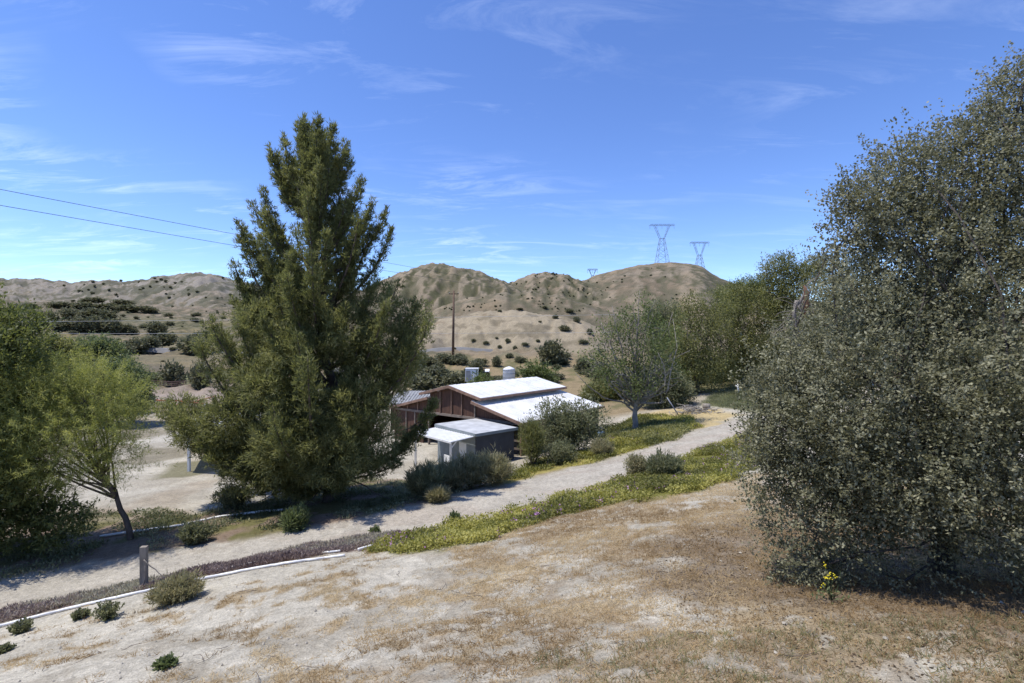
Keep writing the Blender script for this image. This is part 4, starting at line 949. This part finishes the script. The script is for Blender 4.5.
mb = MB(); mb.slab([S(-2.1, -.05, SZ - .34), S(-.24, -.05, SZ - .22), S(-.24, SL, SZ - .22), S(-2.1, SL, SZ - .34)], (0, 0, .05)); aw = mb.build('awning', M['whitepaint'], shed)
mb = MB(); 
for i in range(16): mb.beam(S(-2.1, .1 + i * .3, SZ - .28), S(-.24, .1 + i * .3, SZ - .16), .04, .03)
mb.beam(S(-2.13, -.07, SZ - .35), S(-2.13, SL, SZ - .35), .05, .12); mb.build('awning_edge', M['whitepaint'], aw)
for j in (.15, SL - .15):
    mb = MB(); mb.beam(S(-2.0, j, GS - .3), S(-2.0, j, SZ - .36), .14, .14); mb.beam(S(-2.0, j, SZ - .8), S(-1.5, j, SZ - .34), .06, .06); mb.build('awning_post', M['whitepaint'], shed)
mb = MB(); mb.slab([S(-1.95, .3, GS), S(-1.95, 1.0, GS), S(-1.95, 1.0, GS + 1.5), S(-1.95, .3, GS + 1.5)], e1 * .05); mb.build('lattice_panel', M['whitepaint'], shed)

# ------------------------------------------------------------------ things behind the barn
d = 76
tr = thing('trailer', 'white boxy trailer half hidden in bushes behind the barn', 'trailer', (pt(471.5, 380, d).x, d, gz(pt(471.5, 380, d).x, d)))
cx = pt(471.5, 372, d).x; zb_ = pt(480, 381, d).z; zt_ = pt(480, 368.5, d).z
mb = MB(); mb.box((cx, d + 1.1, (zb_ + zt_) / 2), 1.9, 2.2, zt_ - zb_); mb.build('body', M['whitepaint'], tr)
mb = MB(); mb.box((cx, d + 1.1, zt_ + .04), 2.0, 2.3, .08); mb.build('roof', M['whitepaint'], tr)
mb = MB(); mb.box((cx - .5, d - .02, zb_ + .9), .7, .04, 1.5); mb.build('door', M['greymetal'], tr)
g0 = gz(cx, d)
for s in (-.8, .8):
    mb = MB(); mb.tube([(cx + s, d + .1, g0 + .35), (cx + s, d + .3, g0 + .35)], .36, 14); mb.build('wheel', M['black'], tr)
mb = MB(); mb.beam((cx - .9, d + 1.1, g0 + .6), (cx + .9, d + 1.1, g0 + .6), .2, max(.2, (zb_ - g0) )); mb.build('chassis', M['black'], tr)
X = pt(491, 372, d + 3).x
sr = thing('small_outbuilding', 'tiny white roofed outbuilding between trailer and tank', 'outbuilding', (X, d + 3, gz(X, d + 3)))
mb = MB(); mb.slab([pt(485, 371.5, d + 2.4), pt(489.5, 371.5, d + 2.4), pt(489.5, 369, d + 4), pt(485, 369, d + 4)], (0, 0, .08)); mb.build('roof', M['roofw'], sr)
mb = MB(); p0 = pt(485.4, 371.7, d + 2.6); p1 = pt(489.2, 371.7, d + 2.6); mb.slab([(p0.x, p0.y, gz(X, d)), (p1.x, p1.y, gz(X, d)), (p1.x, p1.y, p1.z), (p0.x, p0.y, p0.z)], (0, 1.2, 0)); mb.build('wall', M['barnwall'], sr)
d = 70; X = pt(509, 370, d).x; zt_ = pt(509, 366, d).z; g0 = gz(X, d)
tk = thing('water_tank', 'round white water tank with domed top behind the barn ridge', 'water tank', (X, d, g0))
mb = MB(); R_ = .86; mb.tube([(X, d, g0), (X, d, zt_ - .55), (X, d, zt_ - .5)], [R_, R_, R_ * 1.02], 24); mb.build('tank_body', M['whitepaint'], tk)
mb = MB(); mb.tube([(X, d, zt_ - .5), (X, d, zt_ - .25), (X, d, zt_ - .08), (X, d, zt_)], [R_ * 1.06, R_ * .85, R_ * .4, R_ * .12], 24); mb.build('dome', M['whitepaint'], tk)
mb = MB()
for zq in (.4, .9, 1.4, 1.9): mb.tube([(X, d, zt_ - .6 - zq), (X, d, zt_ - .54 - zq)], R_ * 1.025, 24)
mb.build('hoops', M['greymetal'], tk)
# barrel, brush pile, leaning pole, white standpipe
p = at(601, 438)
bn = thing('bin', 'blue grey bin with black lid at the far corner of the barn', 'bin', p)
mb = MB(); mb.tube([p, p + Vector((0, 0, .75))], [.27, .31], 14); mb.build('bin_body', M['blue'], bn)
mb = MB(); mb.tube([p + Vector((0, 0, .75)), p + Vector((0, 0, .85)), p + Vector((0, 0, .95))], [.34, .33, .12], 14); mb.build('lid', M['black'], bn)
p = at(690, 412)
mb = MB()
for i in range(90):
    a = p + Vector((rng.normal() * 1.1, rng.normal() * .6, 0)); h = max(.08, .75 - abs(a.x - p.x) * .35) * rng.random(); a.z = gz(a.x, a.y) + h
    b = a + Vector((rng.uniform(-.9, .9), rng.uniform(-.5, .5), rng.uniform(-.25, .25))); limb(mb, a, b, rng.uniform(.03, .09), .02, .05, 3, 6)
bp_ = mb.build('brush_pile', M['palebark'], None, p); bp_.location = p; tag(bp_, 'heap of cut branches and logs on the grass beyond the road', 'brush pile')
p2 = at(706, 408); mb = MB(); mb.tube([p2 + Vector((-.3, 0, .22)), p2 + Vector((.35, -.1, .25))], [.3, .27], 12); lg = mb.build('sawn_log', M['dry'] if False else M['postwood'], None, p2); lg.location = p2; tag(lg, 'pale sawn log end at the right of the brush pile', 'log')
p = at(678, 414); mb = MB(); mb.tube([p, pt(667, 397, p.y + .3)], .06, 8); o = mb.build('leaning_pole', M['steel'], None, p); o.location = p; tag(o, 'grey pole leaning left beside the brush pile', 'pole')
p = at(738, 393); st = thing('standpipe', 'white standpipe with short arms on the grass at the road end', 'standpipe', p)
mb = MB(); mb.tube([p, p + Vector((0, 0, 1.1))], .09, 10); mb.build('riser', M['whitepipe'], st)
mb = MB(); mb.tube([p + Vector((-.3, 0, .95)), p + Vector((.15, 0, .7)), p + Vector((.2, 0, .6))], .06, 8); mb.build('spout', M['whitepipe'], st)

# white roofed shelter behind the pine
sh = thing('shade_shelter', 'white roofed open shelter on white posts behind the pine boughs', 'shelter', pt(215, 470, 37))
qs = [pt(176, 436, 34.5), pt(236, 442, 32.5), pt(262, 414, 45), pt(200, 412, 47)]
mb = MB(); mb.slab(qs, (0, 0, .09)); mb.build('roof', M['roofw'], sh)
for (u, d_) in ((189, 35.2), (232, 33.3), (255, 44), (205, 46)):
    X = (u - CX) / F * d_; mb = MB(); mb.beam((X, d_, gz(X, d_) - .1), (X, d_, -6.55 if d_ < 40 else -6.6), .16, .16); mb.build('post', M['whitepaint'], sh)
# arena rails and red jump poles
def fence(label, a, b, n, hgt, rails, mat, cat='fence', name='rail_fence'):
    a = Vector(a); b = Vector(b); t = thing(name, label, cat, a); zs = []
    for i in range(n + 1):
        p = a.lerp(b, i / n); p.z = gz(p.x, p.y); zs.append(p)
        mb = MB(); mb.beam(p - Vector((0, 0, .2)), p + Vector((0, 0, hgt)), .12, .12); mb.build('post', M[mat], t)
    for r in rails:
        mb = MB()
        for i in range(n): mb.beam(zs[i] + Vector((0, -.08, r)), zs[i + 1] + Vector((0, -.08, r)), .05, .14)
        mb.build('rail', M[mat], t)
fence('far brown rail fence of the riding arena', at(40, 385), at(232, 384), 16, 1.3, (.5, .9, 1.25), 'barntrim')
fence('near dark rail fence of the riding arena', at(60, 416), at(250, 414), 14, 1.2, (.6, 1.1), 'polewood')
for i, (a, b, lab) in enumerate([((150,402),(182,402.5),'red pole lying level at the left of the arena'),((170,409),(190,403),'red pole slanting up to the right, lowest of the arena poles'),((180,403),(205,405.5),'red pole slanting down to the right in the arena middle'),((192,404),(214,398),'red pole at the right slanting away across the arena')]):
    pa = at(*a); pb_ = at(*b); mb = MB(); mb.tube([pa + Vector((0, 0, .35)), pb_ + Vector((0, 0, .35))], .11, 8)
    jt = thing('jump_pole', lab, 'jump pole', pa, 'red jump poles in the arena'); mb.build('bar', M['red'], jt)
    for q_ in (pa, pb_):
        mb = MB(); mb.box(q_ + Vector((0, 0, .12)), .3, .3, .5); mb.build('block', M['whitepaint'], jt)

# ------------------------------------------------------------------ post, pipes
p = at(144, 588); s = p.y / F; ps = thing('wooden_post', 'weathered grey wooden post standing on the bank by the road', 'post', p)
hp = 42 * s; mb = MB(); mb.box(p + Vector((0, 0, hp / 2 - .1)), .17, .15, hp + .2, (.98, .2, 0), (-.2, .98, 0)); pm = mb.build('post', M['postwood'], ps)
mb = MB(); limb(mb, p + Vector((.06, -.09, hp * .72)), p + Vector((.75, -.15, hp * .28)), .02, .012, .03, 6, 5); limb(mb, p + Vector((.05, -.09, .1)), p + Vector((.18, -.2, hp * .6)), .02, .012, .03, 5, 5); mb.build('stick', M['deadwood'], ps)
def pipe(label, pts, r=.028, lift=.04, group=None):
    P = []
    for (a, b) in zip(pts[:-1], pts[1:]):
        for k in range(14): P.append((a[0] + (b[0] - a[0]) * k / 14, a[1] + (b[1] - a[1]) * k / 14))
    P.append(pts[-1]); W_ = [at(*q_) + Vector((0, 0, lift)) for q_ in P]
    mb = MB(); mb.tube(W_, r, 8); o = mb.build('water_pipe', M['whitepipe'], None, W_[0]); o.location = W_[0]; return tag(o, label, 'pipe', group)
pipe('long white plastic pipe along the bank edge, the lower of the pair', [(-60,645),(0,627),(70,609),(150,591),(200,580),(256,569),(300,562),(345,556)], .04, .05, 'white pipes on the ground')
pipe('upper shorter white plastic pipe lying just above the long one', [(198,575),(256,563.5),(300,556.5),(340,552)], .034, .06, 'white pipes on the ground')
pipe('short white pipe end poking from the green ground cover', [(358,551),(372,547)], .04, .07, 'white pipes on the ground')
pipe('white pipe on the verge across the road below the pine', [(100,537),(180,526),(215,518),(262,512),(300,509)], .05, .06, 'white pipes on the ground')

# ------------------------------------------------------------------ far road, pole, wires, pylons
def ribbon_xy(a, b, w_, label):
    a = Vector(a); b = Vector(b); n_ = 60; Vr = []; nn = Vector((-(b - a).y, (b - a).x, 0)).normalized()
    pts = [a.lerp(b, i / n_) for i in range(n_ + 1)]; h = [max(gz(*(p + nn * k)[:2]) for k in (-w_ / 2, 0, w_ / 2)) for p in pts]
    h = np.convolve(np.pad(h, 6, mode='edge'), np.ones(13) / 13, 'valid') + .45
    for p, z_ in zip(pts, h):
        for k, dz in ((-w_ / 2 - 1, -1.6), (-w_ / 2, 0), (w_ / 2, 0), (w_ / 2 + 1, -1.6)): q_ = p + nn * k; Vr.append((q_.x, q_.y, z_ + dz))
    F_ = [(i * 4 + k, i * 4 + k + 1, i * 4 + k + 5, i * 4 + k + 4) for i in range(n_) for k in range(3)]
    me = bpy.data.meshes.new('valley_road'); me.from_pydata(Vr, [], F_); me.update(); tag(obj('valley_road', me, M['asphalt']), label, 'road', None, 'structure')
ribbon_xy((pt(330, 355, 128).x, 128, 0), (pt(492, 355, 134).x, 134, 0), 4, 'pale road at the foot of the eroded slope')
ribbon_xy((pt(20, 364, 178).x, 178, 0), (pt(300, 362, 184).x, 184, 0), 4, 'pale road crossing the left meadow beyond the arena')
p = at(453, 354); d = p.y; s = d / F
up = thing('utility_pole', 'tall brown wooden utility pole below the rounded hill', 'utility pole', p)
top = p + Vector((.2, 0, 64 * s)); mb = MB(); mb.tube([p - Vector((0, 0, .3)), top], [.34, .22], 10); mb.build('shaft', M['polewood'], up)
mb = MB(); mb.beam(top - Vector((1.2, 0, .8)), top + Vector((1.2, 0, -.8)), .16, .2); ca = mb.build('crossarm', M['polewood'], up)
for dx_ in (-1.1, 0, 1.1):
    mb = MB(); mb.tube([top + Vector((dx_, 0, -.7)), top + Vector((dx_, 0, -.35))], [.09, .05], 8); mb.build('insulator', M['greymetal'], ca)
def wire(label, a, b, sag, r, mat, group):
    a = Vector(a); b = Vector(b); P = [a.lerp(b, i / 40) - Vector((0, 0, sag * 4 * (i / 40) * (1 - i / 40))) for i in range(41)]
    mb = MB(); mb.tube(P, r, 5); o = mb.build('power_line', M[mat], None, a); o.location = a; return tag(o, label, 'power line', group)
wire('upper black power line crossing the sky behind the pine', pt(-160, 158, 70), pt(585, 296, 420), 1.2, .05, 'wire', 'black power lines in the sky')
wire('lower black power line crossing the sky behind the pine', pt(-160, 177, 70), pt(585, 299, 420), 1.6, .05, 'wire', 'black power lines in the sky')
wire('upper pale wire strung in front of the hills past the utility pole', pt(-120, 322, 128), pt(620, 314, d), .3, .035, 'wirel', 'pale wires across the valley')
wire('lower pale wire strung in front of the hills past the utility pole', pt(-120, 332, 128), pt(620, 332, d), .3, .035, 'wirel', 'pale wires across the valley')
def pylon(label, u, vtop, vfoot, d, armw, wv, scale):
    g = pt(u, vfoot, d); s = d / F; H = (vfoot - vtop) * s; zw = g.z + (vfoot - wv) * s; zt = g.z + H
    t = thing('pylon', label, 'pylon', g, 'steel pylons on the hilltops'); hw = 7.0 * s * scale; ww = 2.1 * s * scale; vw = 8.0 * s * scale; aw_ = armw * s / 2
    r = .22 * s; r2 = .12 * s
    mb = MB(); lev = 5; foot = g.z - 4
    cor = [(-1,-1),(1,-1),(1,1),(-1,1)]
    def leg(c, k): return Vector((g.x + c[0] * (hw + (ww - hw) * k), g.y + c[1] * (hw + (ww - hw) * k), foot + (zw - foot) * k))
    for i in range(4):
        mb.beam(leg(cor[i], 0), leg(cor[i], 1), r, r)
        for k in range(lev):
            q0, q1 = (k / lev) ** .8, ((k + 1) / lev) ** .8; c, c2 = cor[i], cor[(i + 1) % 4]
            mb.beam(leg(c, q0), leg(c2, q1), r2, r2); mb.beam(leg(c2, q0), leg(c, q1), r2, r2); mb.beam(leg(c, q1), leg(c2, q1), r2, r2)
    mb.build('tower_body', M['steel'], t)
    mb = MB()
    for sx_ in (-1, 1):
        for sy_ in (-1, 1):
            a = Vector((g.x + sx_ * ww, g.y + sy_ * ww, zw)); b = Vector((g.x + sx_ * vw, g.y + sy_ * ww * .8, zt)); b2 = Vector((g.x + sx_ * vw * .72, g.y + sy_ * ww * .8, zt))
            mb.beam(a, b, r, r); mb.beam(a.lerp(b, .12), b2, r2, r2)
            for k in range(4): mb.beam(a.lerp(b, k / 4), a.lerp(b2, (k + .6) / 4), r2, r2)
        mb.beam((g.x + sx_ * ww, g.y, zw), (g.x - sx_ * ww, g.y, zw), r, r)
    mb.build('window_frame', M['steel'], t)
    mb = MB()
    for sy_ in (-1, 1):
        y_ = g.y + sy_ * ww * .8; mb.beam((g.x - aw_, y_, zt), (g.x + aw_, y_, zt), r, r); mb.beam((g.x - aw_ * .9, y_, zt + 1.1 * s), (g.x + aw_ * .9, y_, zt + 1.1 * s), r2, r2)
        for k in range(12):
            x0 = g.x - aw_ + 2 * aw_ * k / 12; mb.beam((x0, y_, zt + (1.1 * s if k % 2 else 0)), (x0 + 2 * aw_ / 12, y_, zt + (0 if k % 2 else 1.1 * s)), r2, r2)
    mb.build('crossarm', M['steel'], t)
    for x_ in (-.95, 0, .95):
        mb = MB(); mb.tube([(g.x + x_ * aw_, g.y, zt), (g.x + x_ * aw_, g.y, zt - 3.2 * s)], r2 * .9, 6); mb.build('insulator', M['steel'], t)
pylon('tallest steel pylon on top of the rounded tawny hill', 662, 225, 267, 505, 25.5, 238, 1.0)
pylon('second steel pylon standing to the right on the tawny hill', 699.5, 242.5, 274, 520, 19.5, 254.5, .78)
pylon('farthest tiny pylon peeping over the saddle left of the tawny hill', 592.5, 269.5, 290, 640, 10.5, 275, .45)
# dark shrub edge lines on the round hill
